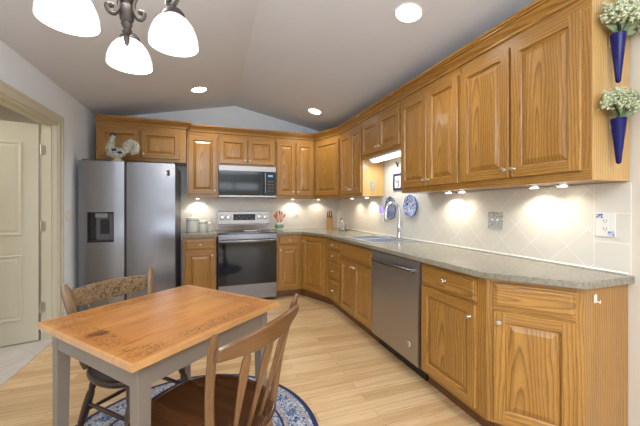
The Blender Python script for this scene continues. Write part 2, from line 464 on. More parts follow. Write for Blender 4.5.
def tag(o, label, cat, group=None):
    o['label'] = label; o['category'] = cat
    if group: o['group'] = group
    return o
def thing(name, label, cat, loc=(0, 0, 0), rz=0, group=None):
    o = bpy.data.objects.new(name, None); COL.objects.link(o)
    o.empty_display_size = 0.05
    o.location = loc; o.rotation_euler = (0, 0, rz)
    return tag(o, label, cat, group)
def struct(o, label=None):
    o['kind'] = 'structure'
    if label: o['label'] = label
    return o

# ------------------------------------------------------------------ room shell
XL, XR, YB, YF = -1.40, 2.00, 4.82, -2.80
RIDGE, RZ, SL = 0.33, 2.785, 0.205
ZL = RZ - SL * (RIDGE - XL); ZR = RZ - SL * (XR - RIDGE)
struct(MB().box(XL, XR + .12, YF, YB + .12, -0.1, 0).build('floor', M['floor'], smooth=False))
# the back wall is a gable up to the ridge
def gable(y0, y1):
    m = MB(); P = [(XL - .12, 0), (XR + .12, 0), (XR + .12, ZR + .05), (RIDGE, RZ + .06), (XL - .12, ZL + .05)]
    m.face([(x, y0, z) for x, z in P]); m.face([(x, y1, z) for x, z in reversed(P)])
    for i in range(5):
        a, b_ = P[i], P[(i + 1) % 5]
        m.face([(a[0], y0, a[1]), (a[0], y1, a[1]), (b_[0], y1, b_[1]), (b_[0], y0, b_[1])])
    return m
struct(gable(YB, YB + .12).build('wall_back', M['wall'], smooth=False))
struct(MB().box(XR, XR + .12, YF, YB, 0, ZR + .02).build('wall_right', M['beige'], smooth=False))
D0, D1, DH = 2.72, 3.64, 2.06
struct(MB().box(XL - .12, XL, YF, D0, 0, ZL + .02).box(XL - .12, XL, D1, YB, 0, ZL + .02).box(XL - .12, XL, D0, D1, DH, ZL + .02).build('wall_left', M['wall'], smooth=False))
# wall behind the camera with its wide glazed opening
struct(MB().box(XL - .12, -1.1, YF - .12, YF, 0, 2.8).box(1.7, XR + .12, YF - .12, YF, 0, 2.8).box(-1.1, 1.7, YF - .12, YF, 2.3, 2.8).build('wall_front', M['wall'], smooth=False))
wf = MB()
for x in (-1.1, -0.2, 0.75, 1.64): wf.box(x, x + .06, YF - .08, YF - .03, 0.0, 2.3)
wf.box(-1.1, 1.7, YF - .09, YF - .02, 0, .25); wf.box(-1.1, 1.7, YF - .09, YF - .02, .85, 1.36); wf.box(-1.1, 1.7, YF - .09, YF - .02, 1.56, 1.90); wf.box(-1.1, 1.7, YF - .08, YF - .03, 2.14, 2.3)  # unseen rails added to split the daylight into bands on the refrigerator
struct(wf.build('light_band_rails_1', M['trim']))
cm = MB()
T = .1
for (xa, za, xb, zb) in ((XL - .12, RZ - SL * (RIDGE - XL + .12), RIDGE, RZ), (RIDGE, RZ, XR + .12, RZ - SL * (XR + .12 - RIDGE))):
    y0, y1 = YF - .12, YB + .0
    c = [(xa, y0, za), (xb, y0, zb), (xb, y1, zb), (xa, y1, za)]
    cm.face(list(reversed(c))); cm.face([(p[0], p[1], p[2] + T) for p in c])
    for i in range(4):
        a, b_ = c[i], c[(i + 1) % 4]
        cm.face([a, b_, (b_[0], b_[1], b_[2] + T), (a[0], a[1], a[2] + T)])
struct(cm.build('ceiling', M['ceiling'], smooth=False))

# hall beyond the left doorway
HX = -3.1
struct(MB().box(HX, XL, 1.6, YB, -0.1, 0.004).build('floor_hall', M['halltile'], smooth=False))
struct(MB().box(HX - .1, HX, 1.5, YB, 0, 2.45).box(HX, XL - .12, YB - .3, YB - .2, 0, 2.45).box(HX, XL - .12, 1.5, 1.6, 0, 2.45).build('wall_hall', M['beige'], smooth=False))
struct(MB().box(HX, XL - .12, 1.5, YB, 2.42, 2.5).build('ceiling_hall', M['ceiling'], smooth=False))

# door casing + jamb (far side and header; near side as well)
cs = MB()
def casing(m, x0, x1):
    for y0, y1 in ((D1, D1 + .075), (D0 - .075, D0)):
        m.box(x0, x1, y0, y1, 0, DH + .075)
    m.box(x0, x1, D0, D1, DH, DH + .075)
    s = 1 if x1 > XL else -1
casing(cs, XL, XL + .016)
cs.box(XL, XL + .022, D1 + .055, D1 + .08, 0, DH + .08); cs.box(XL, XL + .022, D0 - .08, D1 + .08, DH + .055, DH + .08)
cs.box(XL - .12, XL, D1 - .018, D1, 0, DH).box(XL - .12, XL, D0, D0 + .018, 0, DH).box(XL - .12, XL, D0, D1, DH - .018, DH)
cs.box(XL - .075, XL - .04, D1 - .03, D1 - .018, 0, DH - .018).box(XL - .075, XL - .04, D0, D1, DH - .03, DH - .018)
struct(cs.build('trim_1', M['trim'], bevel=.003))
struct(MB().box(XL, XL + .014, D1 + .08, YB, 0, .09).box(XL, XL + .014, YF, D0 - .08, 0, .09).build('baseboard_left', M['trim'], bevel=.003))
# open door leaf, swung into the hall
door = thing('door_1', None, 'door', (XL - .135, D1 - .03, 0), 0)
del door['label']; del door['category']; door['kind'] = 'structure'
dw = .88
ang = math.atan2(-.067, -.253)
leaf = MB()
def rect_rings(m, x0, x1, z0, z1, rings, yb=None, gx='x', gz='z', sgn=1, uvc=None):
    """nested rectangular rings on a face looking to -y: rings = [(inset, y), ...]; last is filled"""
    ux, uz = random.uniform(-3, 3), random.uniform(0.2, 0.5)
    def corners(i, y): return [(x0 + i, y, z0 + i), (x1 - i, y, z0 + i), (x1 - i, y, z1 - i), (x0 + i, y, z1 - i)]
    for (i0, y0), (i1, y1) in zip(rings[:-1], rings[1:]):
        A, B = corners(i0, y0), corners(i1, y1)
        for k in range(4):
            j = (k + 1) % 4; pts = [A[k], A[j], B[j], B[k]]
            if uvc and uvc[0] == 'z' and i0 > .065: uvs = [(p[2] - (z0 + z1) / 2 + uvc[1], p[0] - (x0 + x1) / 2 + uvc[2]) for p in pts]
            elif uvc and uvc[0] == 'x': uvs = [(p[0] - (x0 + x1) / 2 + uvc[1], p[2] - (z0 + z1) / 2 + uvc[2]) for p in pts]
            elif k % 2 == 0: uvs = [(p[0] + ux, p[2] + uz) for p in pts]
            else: uvs = [(p[2] + ux, p[0] + uz) for p in pts]
            m.face(pts, uvs)
    i, y = rings[-1]; pts = corners(i, y)
    if uvc is None: uvc = ('z', random.uniform(-.5, .5), random.uniform(-.03, .03))
    cx = (x0 + x1) / 2
    if uvc[0] == 'z': uvs = [(p[2] - (z0 + z1) / 2 + uvc[1], p[0] - cx + uvc[2]) for p in pts]
    else: uvs = [(p[0] - cx + uvc[1], p[2] - (z0 + z1) / 2 + uvc[2]) for p in pts]
    m.face(pts, uvs)
# leaf in local frame: x 0..dw, faces -y (towards the kitchen), thickness .035
leaf.box(0, dw, 0, .035, .012, 2.035)
for px0, px1 in ((.11, .41), (.47, .77)):
    for pz0, pz1 in ((.22, .82), (1.0, 1.86)):
        rect_rings(leaf, px0, px1, pz0, pz1, [(0, -.0005), (.006, -.008), (.018, -.006), (.03, -.001), (.05, -.007)])
lf = leaf.build('leaf', M['door'], door, (0, 0, 0), (0, 0, ang + math.pi), smooth=False)
# local x must run away from the hinge: mirror by rotating 180 keeps faces outward on the camera side
lf.rotation_euler = (0, 0, ang); lf.scale = (1, -1, 1)
for hz in (.32, 1.08, 1.80):
    h = MB().box(-.02, .035, -.004, 0.0, -.045, .045).lathe([(.007, -.05), (.007, .05)], (0, 0, 0), 10)
    h.box(.0, .006, .0, .03, -.045, .045)
    h.build('hinge', M['nickel'], door, (.012, .008, hz))
# tile on the walls, from worktop to cabinets
def tile_panels():
    m = MB()
    def quad(x, ya, yb, za, zb):
        m.box(x, XR, ya, yb, za, zb)
    t = XR - .008
    bk = YB - .008
    def face_r(ya, yb, za, zb):
        c = [(t, ya), (t, yb)]
        m.face([(t, ya, za), (t, ya, zb), (t, yb, zb), (t, yb, za)], [(ya, za), (ya, zb), (yb, zb), (yb, za)])
        m.face([(t, ya, za), (XR, ya, za), (XR, ya, zb), (t, ya, zb)], [(0, 0)] * 4)
        m.face([(t, ya, zb), (XR, ya, zb), (XR, yb, zb), (t, yb, zb)], [(0, 0)] * 4)
    face_r(.952, YB, .915, 1.385)
    m.face([(XL, bk, .9), (t, bk, .9), (t, bk, 1.45), (XL, bk, 1.45)], [(4 - XL, .9), (4 - t, .9), (4 - t, 1.45), (4 - XL, 1.45)])
    m.face([(XL, bk, 1.45), (t, bk, 1.45), (t, YB, 1.45), (XL, YB, 1.45)], [(0, 0)] * 4)
    return m
struct(tile_panels().build('wall_tile', M['tile'], smooth=False))

# ------------------------------------------------------------------ cabinets
def knob(parent, x, z, y=-.02, name='knob'):
    return MB().lathe([(.009, 0), (.0055, .004), (.005, .012), (.011, .017), (.014, .022), (.012, .027), (.0, .029)], (0, 0, 0), 14, 'y').build(name, M['nickel'], parent, (x, y, z))
def cab_door(parent, x0, x1, z0, z1, kn=None, mat='oak', name='door'):
    """raised-panel door: stiles, rails, sunk moulding, raised field"""
    m = MB(); t = -.02; fw = .055
    # back slab
    m.box(x0, x1, -.002, 0, z0, z1, 'z')
    e = .004
    def q(xa, xb, za, zb, gr):
        off = (random.uniform(-3, 3), random.uniform(.15, .45))
        pts = [(xa, t, za), (xb, t, za), (xb, t, zb), (xa, t, zb)]
        m.face(pts, [(p[2] + off[0], p[0] - xa + off[1]) if gr == 'z' else (p[0] + off[0], p[2] - za + off[1]) for p in pts])
    q(x0 + e, x0 + fw, z0 + e, z1 - e, 'z'); q(x1 - fw, x1 - e, z0 + e, z1 - e, 'z')
    q(x0 + fw, x1 - fw, z0 + e, z0 + fw, 'x'); q(x0 + fw, x1 - fw, z1 - fw, z1 - e, 'x')
    # outer round-over
    A = [(x0, -.013, z0), (x1, -.013, z0), (x1, -.013, z1), (x0, -.013, z1)]
    A0 = [(p[0], -.002, p[2]) for p in A]
    for k in range(4): m.face([A0[k], A0[(k + 1) % 4], A[(k + 1) % 4], A[k]], [(p[0], p[2]) for p in (A0[k], A0[(k + 1) % 4], A[(k + 1) % 4], A[k])])
    B = [(x0 + e, t, z0 + e), (x1 - e, t, z0 + e), (x1 - e, t, z1 - e), (x0 + e, t, z1 - e)]
    for k in range(4):
        j = (k + 1) % 4; pts = [A[k], A[j], B[j], B[k]]
        m.face(pts, [(p[0] + 1, p[2] + .3) if k % 2 == 0 else (p[2] + 1, p[0] + .3) for p in pts])
    for f_ in m.bm.faces: pass
    rect_rings(m, x0, x1, z0, z1, [(fw, t), (fw + .004, -.010), (fw + .009, -.0055), (fw + .014, -.0058), (fw + .042, -.0165)],
               uvc=('z', random.uniform(-.25, .5), random.uniform(-.025, .025)))
    d = m.build(name, M[mat], parent, smooth=False)
    if kn: knob(d, kn[0], kn[1])
    return d
def drawer_front(parent, x0, x1, z0, z1, kn=True, name='drawer', mat='oak'):
    m = MB()
    m.box(x0, x1, -.01, 0, z0, z1, 'x')
    rect_rings(m, x0, x1, z0, z1, [(0, -.010), (.003, -.012), (.010, -.0125), (.014, -.018), (.022, -.02)],
               uvc=('x', random.uniform(-.2, .2), random.uniform(-.03, .03)))
    d = m.build(name, M[mat], parent, smooth=False)
    if kn: knob(d, (x0 + x1) / 2, (z0 + z1) / 2)
    return d

BZ0, BZ1 = .10, .876
def rails(root, x0, x1, bands):
    for z0, z1 in bands:
        MB().box(x0, x1, -.0015, -.0003, z0, z1, 'x').build('rail', M['oak'], root, smooth=False)
def base_body(root, w, depth=.59, hollow=False, poly=None, toe_poly=None):
    m = MB()
    if hollow: m.box(0, w, 0, .02, BZ0, BZ1).box(0, .018, .02, depth, BZ0, BZ1).box(w - .018, w, .02, depth, BZ0, BZ1).box(.018, w - .018, .02, depth, BZ0, BZ0 + .018).box(.018, w - .018, depth - .01, depth, BZ0 + .018, BZ1)
    elif poly: m.prism(poly, BZ0, BZ1)
    else: m.box(0, w, 0, depth, BZ0, BZ1)
    b = m.build('body', M['oak'], root, smooth=False)
    t = MB()
    if toe_poly: t.prism(toe_poly, 0, BZ0, 'x')
    else: t.box(0, w, .06, depth, 0, BZ0, 'x')
    t.build('toe_kick', M['toe'], root, smooth=False)
    return b
XB, YBf = 1.41, 4.22      # base face-frame planes (doors stand 2 cm proud)
XU, YU, YFR = 1.70, 4.50, 4.40
RW = -R(90)
WG = .002
# fridge-side base
c = thing('base_cabinet', 'narrow oak base cabinet between the refrigerator and the range', 'cabinet', (-.345, YBf, 0))
base_body(c, .40); rails(c, .03, .385, ((.101, .13), (.69, .72), (.845, .875))); drawer_front(c, .03, .385, .715, .85); cab_door(c, .03, .385, .125, .695, (.35, .64))
# right of range
c = thing('base_cabinet', 'narrow oak base cabinet just right of the range', 'cabinet', (.845, YBf, 0))
base_body(c, .36); rails(c, .025, .325, ((.101, .13), (.715, .74), (.86, .875))); drawer_front(c, .025, .325, .735, .865); cab_door(c, .025, .325, .125, .72, (.05, .67))
# corner cabinet: diagonal door
P0, P1 = Vector((1.205, YBf)), Vector((XB, 3.70))
dv = P1 - P0; da = math.atan2(dv.y, dv.x); dl = dv.length
def w2l(p, o, a):
    d = Vector(p) - Vector(o); return (d.x * math.cos(a) + d.y * math.sin(a), -d.x * math.sin(a) + d.y * math.cos(a))
c = thing('corner_base_cabinet', 'oak corner base cabinet with one slanted door', 'cabinet', (P0.x, P0.y, 0), da)
poly = [w2l(p, P0, da) for p in (P0, P1, (XR - .01, P1.y), (XR - .01, YB - .01), (P0.x, YB - .01))]
tp = [w2l(p, P0, da) for p in ((P0.x + .0, P0.y + .06), (XB + .06, P1.y + .0), (XR - .01, P1.y), (XR - .01, YB - .01), (P0.x, YB - .01))]
base_body(c, 0, poly=poly, toe_poly=tp)
cab_door(c, .04, dl - .05, .125, .855, (.075, .78))
# right run, local x runs towards the camera
c = thing('drawer_cabinet', 'narrow oak base cabinet with a stack of four drawers', 'cabinet', (XB, 3.698, 0), RW)
base_body(c, .40, .58)
for z0, z1 in ((.745, .855), (.60, .725), (.38, .58), (.125, .36)): drawer_front(c, .045, .375, z0, z1)
c = thing('sink_cabinet', 'wide oak base cabinet under the sink with two doors', 'cabinet', (XB, 3.294, 0), RW)
base_body(c, .77, .58, hollow=True); drawer_front(c, .02, .745, .70, .855, False, 'false_front')
cab_door(c, .02, .38, .125, .68, (.35, .63)); cab_door(c, .385, .745, .125, .68, (.415, .63))
c = thing('base_cabinet', 'oak base cabinet beside the dishwasher with one drawer over one door', 'cabinet', (XB, 1.838, 0), RW)
base_body(c, .545, .58); rails(c, .02, .49, ((.101, .13), (.705, .733), (.85, .875))); drawer_front(c, .02, .49, .728, .856); cab_door(c, .02, .49, .125, .71, (.455, .635))
# angled end
E0, E1 = Vector((XB, 1.29)), Vector((1.66, .965))
ev = E1 - E0; ea = math.atan2(ev.y, ev.x); el = ev.length
c = thing('end_base_cabinet', 'nearest oak base cabinet, its front slanted at the end of the run', 'cabinet', (E0.x, E0.y, 0), ea)
poly = [w2l(p, E0, ea) for p in (E0, E1, (XR - .002, .965), (XR - .002, E0.y))]
tp = [w2l(p, E0, ea) for p in ((XB + .06, 1.29), (1.69, 1.02), (XR - .002, 1.02), (XR - .002, E0.y))]
base_body(c, 0, poly=poly, toe_poly=tp)
rails(c, .035, el - .03, ((.101, .13), (.705, .733), (.85, .875))); drawer_front(c, .035, el - .03, .728, .856, False, 'false_front'); cab_door(c, .035, el - .03, .125, .71, (.062, .655))
wh = MB().box(-.010, .010, -.003, 0, -.02, .02).tube([(0, -.003, -.008), (0, -.022, -.016), (0, -.022, -.002)], .003, 8).build('hook', M['white'], c)
hp = w2l((1.735, .963), E0, ea); wh.location = (hp[0], hp[1], .82); wh.rotation_euler = (0, 0, -ea)

# ---- uppers
UZ0, UZ1 = 1.39, 2.29
def upper(name, label, loc, rz, w, z0=UZ0, z1=UZ1, doors=(), depth=.30, dz=(.045, .07), poly=None, pale=None):
    c = thing(name, label, 'cabinet', (loc[0], loc[1], z0), rz)
    m = MB()
    if poly: m.prism(poly, 0, z1 - z0)
    else: m.box(0, w, 0, depth, 0, z1 - z0)
    b_ = m.build('body', M['oak'], c, smooth=False)
    wr = w or doors[-1][1] + .03
    rails(c, .002, wr - .002, ((.001, dz[0] + .01), (z1 - z0 - dz[1] - .01, z1 - z0 - .001)))
    if pale: MB().box(w, w + .003, .004, depth, .0, (z1 - z0) if pale == 1 else pale).build('side_panel', M['oak_pale'], c, smooth=False)
    for x0, x1, ks in doors:
        kx = x1 - .025 if ks > 0 else x0 + .025
        cab_door(c, x0, x1, dz[0], z1 - z0 - dz[1], (kx, dz[0] + .05))
    return c
upper('wall_cabinet', 'oak wall cabinet above the refrigerator', (XL + .085, YFR), 0, .995, 1.835, doors=((.03, .46, 1), (.485, .92, -1)), depth=.41, dz=(.04, .07))
upper('wall_cabinet', 'single-door oak wall cabinet between the refrigerator and the microwave', (-.315, YU), 0, .40, doors=((.02, .38, 1),), depth=.31)
upper('wall_cabinet', 'short oak wall cabinet above the microwave', (.088, YU), 0, .79, 1.835, doors=((.015, .385, 1), (.40, .77, -1)), depth=.31, dz=(.03, .07))
upper('wall_cabinet', 'two-door oak wall cabinet right of the microwave', (.882, YU), 0, .60, doors=((.018, .295, 1), (.31, .585, -1)), depth=.31)
Q0, Q1 = Vector((1.487, YU)), Vector((XU, 3.96))
qv = Q1 - Q0; qa = math.atan2(qv.y, qv.x); ql = qv.length
upper('corner_wall_cabinet', 'oak corner wall cabinet with one slanted door', Q0, qa, 0, doors=((.035, ql - .035, -1),),
      poly=[w2l(p, Q0, qa) for p in (Q0, Q1, (XR - .01, Q1.y), (XR - .01, YB - .01), (Q0.x, YB - .01))])
upper('wall_cabinet', 'narrow two-door oak wall cabinet left of the sink', (XU, 3.955), RW, .635, doors=((.01, .32, 1), (.33, .62, -1)), depth=.29, pale=.43)
upper('wall_cabinet', 'short oak wall cabinet above the sink', (XU, 3.315), RW, .80, 1.83, doors=((.015, .395, 1), (.405, .785, -1)), depth=.29, dz=(.03, .07))
upper('wall_cabinet', 'tall two-door oak wall cabinet just right of the sink', (XU, 2.508), RW, .735, doors=((.008, .372, 1), (.380, .72, -1)), depth=.29)
upper('wall_cabinet', 'nearest two-door oak wall cabinet, at the end of the row', (XU, 1.768), RW, .81, doors=((.012, .39, 1), (.403, .775, -1)), depth=.29, pale=1)
# pale end panels

def sweep_profile(path, prof):
    """path (x,y) left-to-right seen from the room; prof (out, z); outward = right-hand side of the path"""
    m = MB(); n = len(path); offs = []
    for i in range(n):
        dirs = []
        if i: dirs.append((Vector(path[i]) - Vector(path[i - 1])).normalized())
        if i < n - 1: dirs.append((Vector(path[i + 1]) - Vector(path[i])).normalized())
        ns = [Vector((d.y, -d.x)) for d in dirs]
        v = sum(ns, Vector((0, 0))).normalized()
        offs.append(v / max(.3, v.dot(ns[0])))
    run = 0
    rows = [[(path[i][0] + offs[i].x * o, path[i][1] + offs[i].y * o, z) for o, z in prof] for i in range(n)]
    for i in range(n - 1):
        L = math.dist(path[i], path[i + 1]); acc = 0
        for k in range(len(prof)):
            j = (k + 1) % len(prof); w = math.dist(prof[k], prof[j])
            m.face([rows[i][k], rows[i + 1][k], rows[i + 1][j], rows[i][j]], [(run, .2 + acc), (run + L, .2 + acc), (run + L, .2 + acc + w), (run, .2 + acc + w)])
            acc += w
        run += L
    m.face(rows[0]); m.face(list(reversed(rows[-1])))
    return m
path = [(XL + .083, YFR - .0015), (-.318, YFR - .001), (-.318, YU - .001), (Q0.x, YU - .001), (XU - .001, Q1.y), (XU - .001, .955), (XR - .004, .955)]
prof = [(.0, 2.276), (.010, 2.276), (.014, 2.280), (.014, 2.290), (.005, 2.294), (.008, 2.302), (.022, 2.318), (.036, 2.332), (.036, 2.339), (.050, 2.341), (.050, 2.349), (.060, 2.352), (.063, 2.366), (.0, 2.366)]
cr = sweep_profile(path, prof).build('crown_moulding', M['oak'], smooth=False)
tag(cr, 'stepped oak crown moulding running along the tops of the wall cabinets', 'moulding')

# ------------------------------------------------------------------ worktops
def worktop(poly, name, label, z0=.878, z1=.914, holes=None):
    m = MB()
    if not holes: m.prism(poly, z0, z1)
    return m
w = MB().prism([(-.345, 4.19), (.072, 4.19), (.072, YB - .01), (-.345, YB - .01)], .878, .914).build('worktop', M['laminate'], bevel=.004)
tag(w, 'short grey speckled worktop between the refrigerator and the range', 'worktop')
# main worktop with a cut-out for the sink: strips around the hole
SX0, SX1, SY0, SY1 = 1.455, 1.885, 2.62, 3.28
cx0 = XB - .045
outer = [(.842, 4.19), (1.190, 4.19), (cx0, 3.69), (cx0, 1.275), (1.63, .935), (XR + .0, .935), (XR - .009, .952), (XR - .009, YB - .01), (.842, YB - .01)]
bm = MB()
def poly_with_hole(m, z0, z1):
    # split by the hole in four convex-ish pieces sharing edges
    A = [(.842, 4.19), (1.190, 4.19), (cx0, 3.69), (cx0, SY1), (XR - .009, SY1), (XR - .009, YB - .01), (.842, YB - .01)]
    B = [(cx0, SY0), (cx0, 1.275), (1.63, .935), (XR - .009, .935), (XR - .009, SY0)]
    Cc = [(cx0, SY1), (cx0, SY0), (SX0, SY0), (SX0, SY1)]
    Dd = [(SX1, SY1), (SX1, SY0), (XR - .009, SY0), (XR - .009, SY1)]
    for P in (A, B, Cc, Dd):
        m.face([(x, y, z1) for x, y in P]); m.face([(x, y, z0) for x, y in reversed(P)])
    loops = [A[-1:] + A[:4] + B[0:4], ]
    o = [(.842, YB - .01), (.842, 4.19), (1.190, 4.19), (cx0, 3.69), (cx0, SY1), (cx0, SY0), (cx0, 1.275), (1.63, .935), (XR - .009, .935), (XR - .009, SY0), (XR - .009, SY1), (XR - .009, YB - .01)]
    h = [(SX0, SY0), (SX0, SY1), (SX1, SY1), (SX1, SY0)]
    for L in (o, h):
        for i in range(len(L)):
            a, b_ = L[i], L[(i + 1) % len(L)]
            m.face([(a[0], a[1], z0), (b_[0], b_[1], z0), (b_[0], b_[1], z1), (a[0], a[1], z1)])
    bmesh.ops.remove_doubles(m.bm, verts=m.bm.verts, dist=1e-5)
poly_with_hole(bm, .878, .914)
w = bm.build('worktop', M['laminate'], bevel=.004)
tag(w, 'long grey speckled worktop bending round the corner from the range to the angled end', 'worktop')
# white bead where worktop meets tile
cb = MB().tube([(.842, YB - .012, .92), (XR - .012, YB - .012, .92), (XR - .012, .96, .92)], .007, 8).build('caulk_bead', M['grout'])
struct(cb); cb.name = 'trim_2'

# ------------------------------------------------------------------ sink and faucet
sk = thing('kitchen_sink', 'stainless double-bowl sink set into the worktop', 'sink', ((SX0 + SX1) / 2, (SY0 + SY1) / 2, .914))
hx, hy = (SX1 - SX0) / 2, (SY1 - SY0) / 2
rim = MB()
for a in ((-hx - .015, hx + .04, -hy - .015, -hy + .02), (-hx - .015, hx + .04, hy - .02, hy + .015), (-hx - .015, -hx + .02, -hy + .02, hy - .02), (hx - .04, hx + .04, -hy + .02, hy - .02), (-hx + .02, hx - .04, -.02, .02)):
    rim.box(a[0], a[1], a[2], a[3], .0015, .006)
rim.build('rim', M['steelsink'], sk, bevel=.002)
for y0, y1 in ((-hy + .02, -.02), (.02, hy - .02)):
    b = MB(); x0, x1 = -hx + .02, hx - .04; g_ = .012
    def wallb(p): b.box(*p)
    zb = -.17
    b.box(x0, x1, y0, y1, zb - .003, zb); b.box(x0 - .002, x0, y0, y1, zb, .002); b.box(x1, x1 + .002, y0, y1, zb, .002)
    b.box(x0, x1, y0 - .002, y0, zb, .002); b.box(x0, x1, y1, y1 + .002, zb, .002)
    bo = b.build('bowl', M['steelsink'], sk)
    MB().lathe([(.038, 0), (.036, .003), (.02, .004), (.0, .001)], ((x0 + x1) / 2, (y0 + y1) / 2, zb), 20).build('drain', M['chrome'], bo)
fc = thing('faucet', 'tall gooseneck brushed nickel faucet behind the sink', 'faucet', (1.905, 2.86, .9205))
MB().box(-.028, .028, -.12, .12, 0, .008).lathe([(.028, .008), (.026, .03), (.02, .05), (.019, .10), (.023, .11), (.023, .125), (.017, .14), (.015, .17)], (0, 0, 0), 20).build('base', M['chrome'], fc, bevel=.002)
pts = [(0, 0, .16), (0, 0, .27)]
for i in range(13):
    a = math.pi * i / 12; pts.append((-.075 + .075 * math.cos(a), .0 + .02 * i / 12, .30 + .085 * math.sin(a)))
pts.append((-.152, .022, .26))
MB().tube(pts, .0145, 12).build('spout', M['chrome'], fc)
MB().lathe([(.014, 0), (.017, .01), (.016, .07), (.012, .085)], (-.152, .022, .185), 16).build('spray_head', M['chrome'], fc)
MB().tube([(0, -.018, .115), (.0, -.05, .13), (-.01, -.06, .19)], [.009, .007, .005], 10).build('lever', M['chrome'], fc)

# ------------------------------------------------------------------ dishwasher
dwr = thing('dishwasher', 'dark stainless dishwasher with a bowed bar handle under the worktop', 'dishwasher', (XB, 2.52, 0), RW)
W = .676
MB().box(.003, W - .003, .0, .56, .10, .872).build('cabinet', M['greyside'], dwr)
MB().box(.003, W - .003, .05, .5, .005, .098).build('kick_plate', M['black'], dwr)
MB().box(.004, W - .004, -.025, -.001, .115, .868).build('door', M['darksteel'], dwr, bevel=.004)
hb = MB(); n = 14
hp = [(.05 + (W - .10) * i / n, -.048 - .022 * math.sin(math.pi * i / n), .792) for i in range(n + 1)]
hb.tube([(.05, -.024, .792)] + hp + [(W - .05, -.024, .792)], .015, 10, flat=(.6, 1.1), up=(0, 0, 1))
hb.build('handle', M['steel'], dwr)
bd = MB().lathe([(.019, 0), (.019, .0012), (.0165, .002), (0, .002)], (0, 0, 0), 24, 'y').build('badge', M['white'], dwr, (W - .11, -.0252, .24))
mk = MB()
mk.tube([(.011 * math.cos(a), 0, .011 * math.sin(a)) for a in [i * .5236 for i in range(13)]], .0013, 6, caps=False)
mk.tube([(-.006, 0, -.006), (.002, 0, -.001), (-.003, 0, .003), (.006, 0, .007)], .0015, 6)
mk.build('emblem', M['black'], bd, (0, -.0028, 0))

# ------------------------------------------------------------------ range
rg = thing('range', 'stainless electric range with black glass oven door and back control panel', 'stove', (.078, 4.20, 0))
W = .758
MB().box(0, W, 0, .58, .03, .905).build('body', M['greyside'], rg)
MB().box(-.002, W + .002, -.03, .50, .906, .922).build('cooktop', M['cooktop'], rg, bevel=.003)
MB().box(.003, W - .003, -.03, -.001, .795, .900).build('manifold', M['steel'], rg, bevel=.004)
od = MB().box(.003, W - .003, -.028, -.001, .245, .788).build('oven_door', M['blackglass'], rg, bevel=.003)
hh = MB().tube([(.02, -.028, .80), (.025, -.06, .81), (.05, -.072, .815), (W - .05, -.072, .815), (W - .025, -.06, .81), (W - .02, -.028, .80)], .017, 10, flat=(.7, 1.2), up=(0, 0, 1)).build('handle', M['steel'], od)
MB().box(.003, W - .003, -.028, -.001, .04, .238).build('storage_drawer', M['steel'], rg, bevel=.004)
bg = MB()
bg.face([(.0, .50, .923), (W, .50, .923), (W, .535, 1.0), (0, .535, 1.0)])
P = [(.50, .923), (.535, 1.0), (.512, 1.012), (.516, 1.19), (.56, 1.195), (.57, .923)]
bg = MB(); bg.face([(0, y, z) for y, z in P]); bg.face([(W, y, z) for y, z in reversed(P)])
for i in range(len(P)):
    a, b_ = P[i], P[(i + 1) % len(P)]; bg.face([(0, a[0], a[1]), (W, a[0], a[1]), (W, b_[0], b_[1]), (0, b_[0], b_[1])])
bgo = bg.build('backguard', M['darksteel'], rg, smooth=False)
MB().box(.22, .54, .5105, .5155, 1.065, 1.155).build('display', M['black'], bgo)
for i in range(7): MB().box(.255 + i * .038, .275 + i * .038, .509, .5104, 1.085 + .03 * (i % 2), 1.10 + .03 * (i % 2)).build('button', M['greyside'], bgo)
for x in (.065, .15, .60, .69):
    MB().lathe([(.038, 0), (.037, .005), (.028, .008), (.025, .030), (.0, .032)], (x, .5145, 1.11), 20, 'y').box(x - .004, x + .004, .478, .49, 1.085, 1.135).build('control_knob', M['nickel'], bgo)
for (x, y, r) in ((.2, .12, .10), (.2, .36, .08), (.56, .12, .08), (.56, .36, .10)):
    MB().tube([(x + r * math.cos(i * math.pi / 16), y + r * math.sin(i * math.pi / 16), .9222) for i in range(33)], .0012, 4, caps=False).build('burner_ring', M['greyside'], rg)
sr = MB().lathe([(.055, 0), (.06, .004), (.062, .01), (.055, .006), (0, .005)], (0, 0, 0), 24, sx=1.5)
tag(sr.tube([(.07, 0, .008), (.12, 0, .012), (.15, 0, .012)], [.012, .008, .01], 8, flat=(1, .5)).build('spoon_rest', M['cream'], None, (.50, 4.36, .924)), 'cream spoon rest lying on the cooktop', 'spoon rest')

# ------------------------------------------------------------------ microwave
mw = thing('microwave', 'stainless over-the-range microwave with black glass door', 'microwave', (.092, 4.44, 1.40))
W = .782
MB().box(0, W, .012, .37, 0, .432).build('body', M['greyside'], mw)
MB().box(0, W, -.012, .011, .365, .432).build('vent_panel', M['darksteel'], mw, bevel=.003)
MB().box(0, W, -.012, .011, 0, .022).build('trim_panel', M['darksteel'], mw, bevel=.003)
MB().box(.002, .60, -.012, .011, .024, .363).build('door', M['blackglass'], mw, bevel=.003)
MB().tube([(.625, -.012, .05), (.625, -.045, .06), (.625, -.045, .33), (.625, -.012, .34)], .012, 10).build('handle', M['steel'], mw)
cp = MB().box(.602, W - .002, -.011, .011, .024, .363).build('control_panel', M['black'], mw, bevel=.002)
MB().box(.67, .74, -.0125, -.0112, .29, .32).build('display', plain('blue_display', rgb(40, 60, 90), .2, emit=(.2, .45, .9, 1), es=.8), cp)
for r_ in range(4):
    for k in range(3): MB().box(.668 + k * .03, .686 + k * .03, -.0125, -.0112, .08 + r_ * .045, .10 + r_ * .045).build('button', M['greyside'], cp)

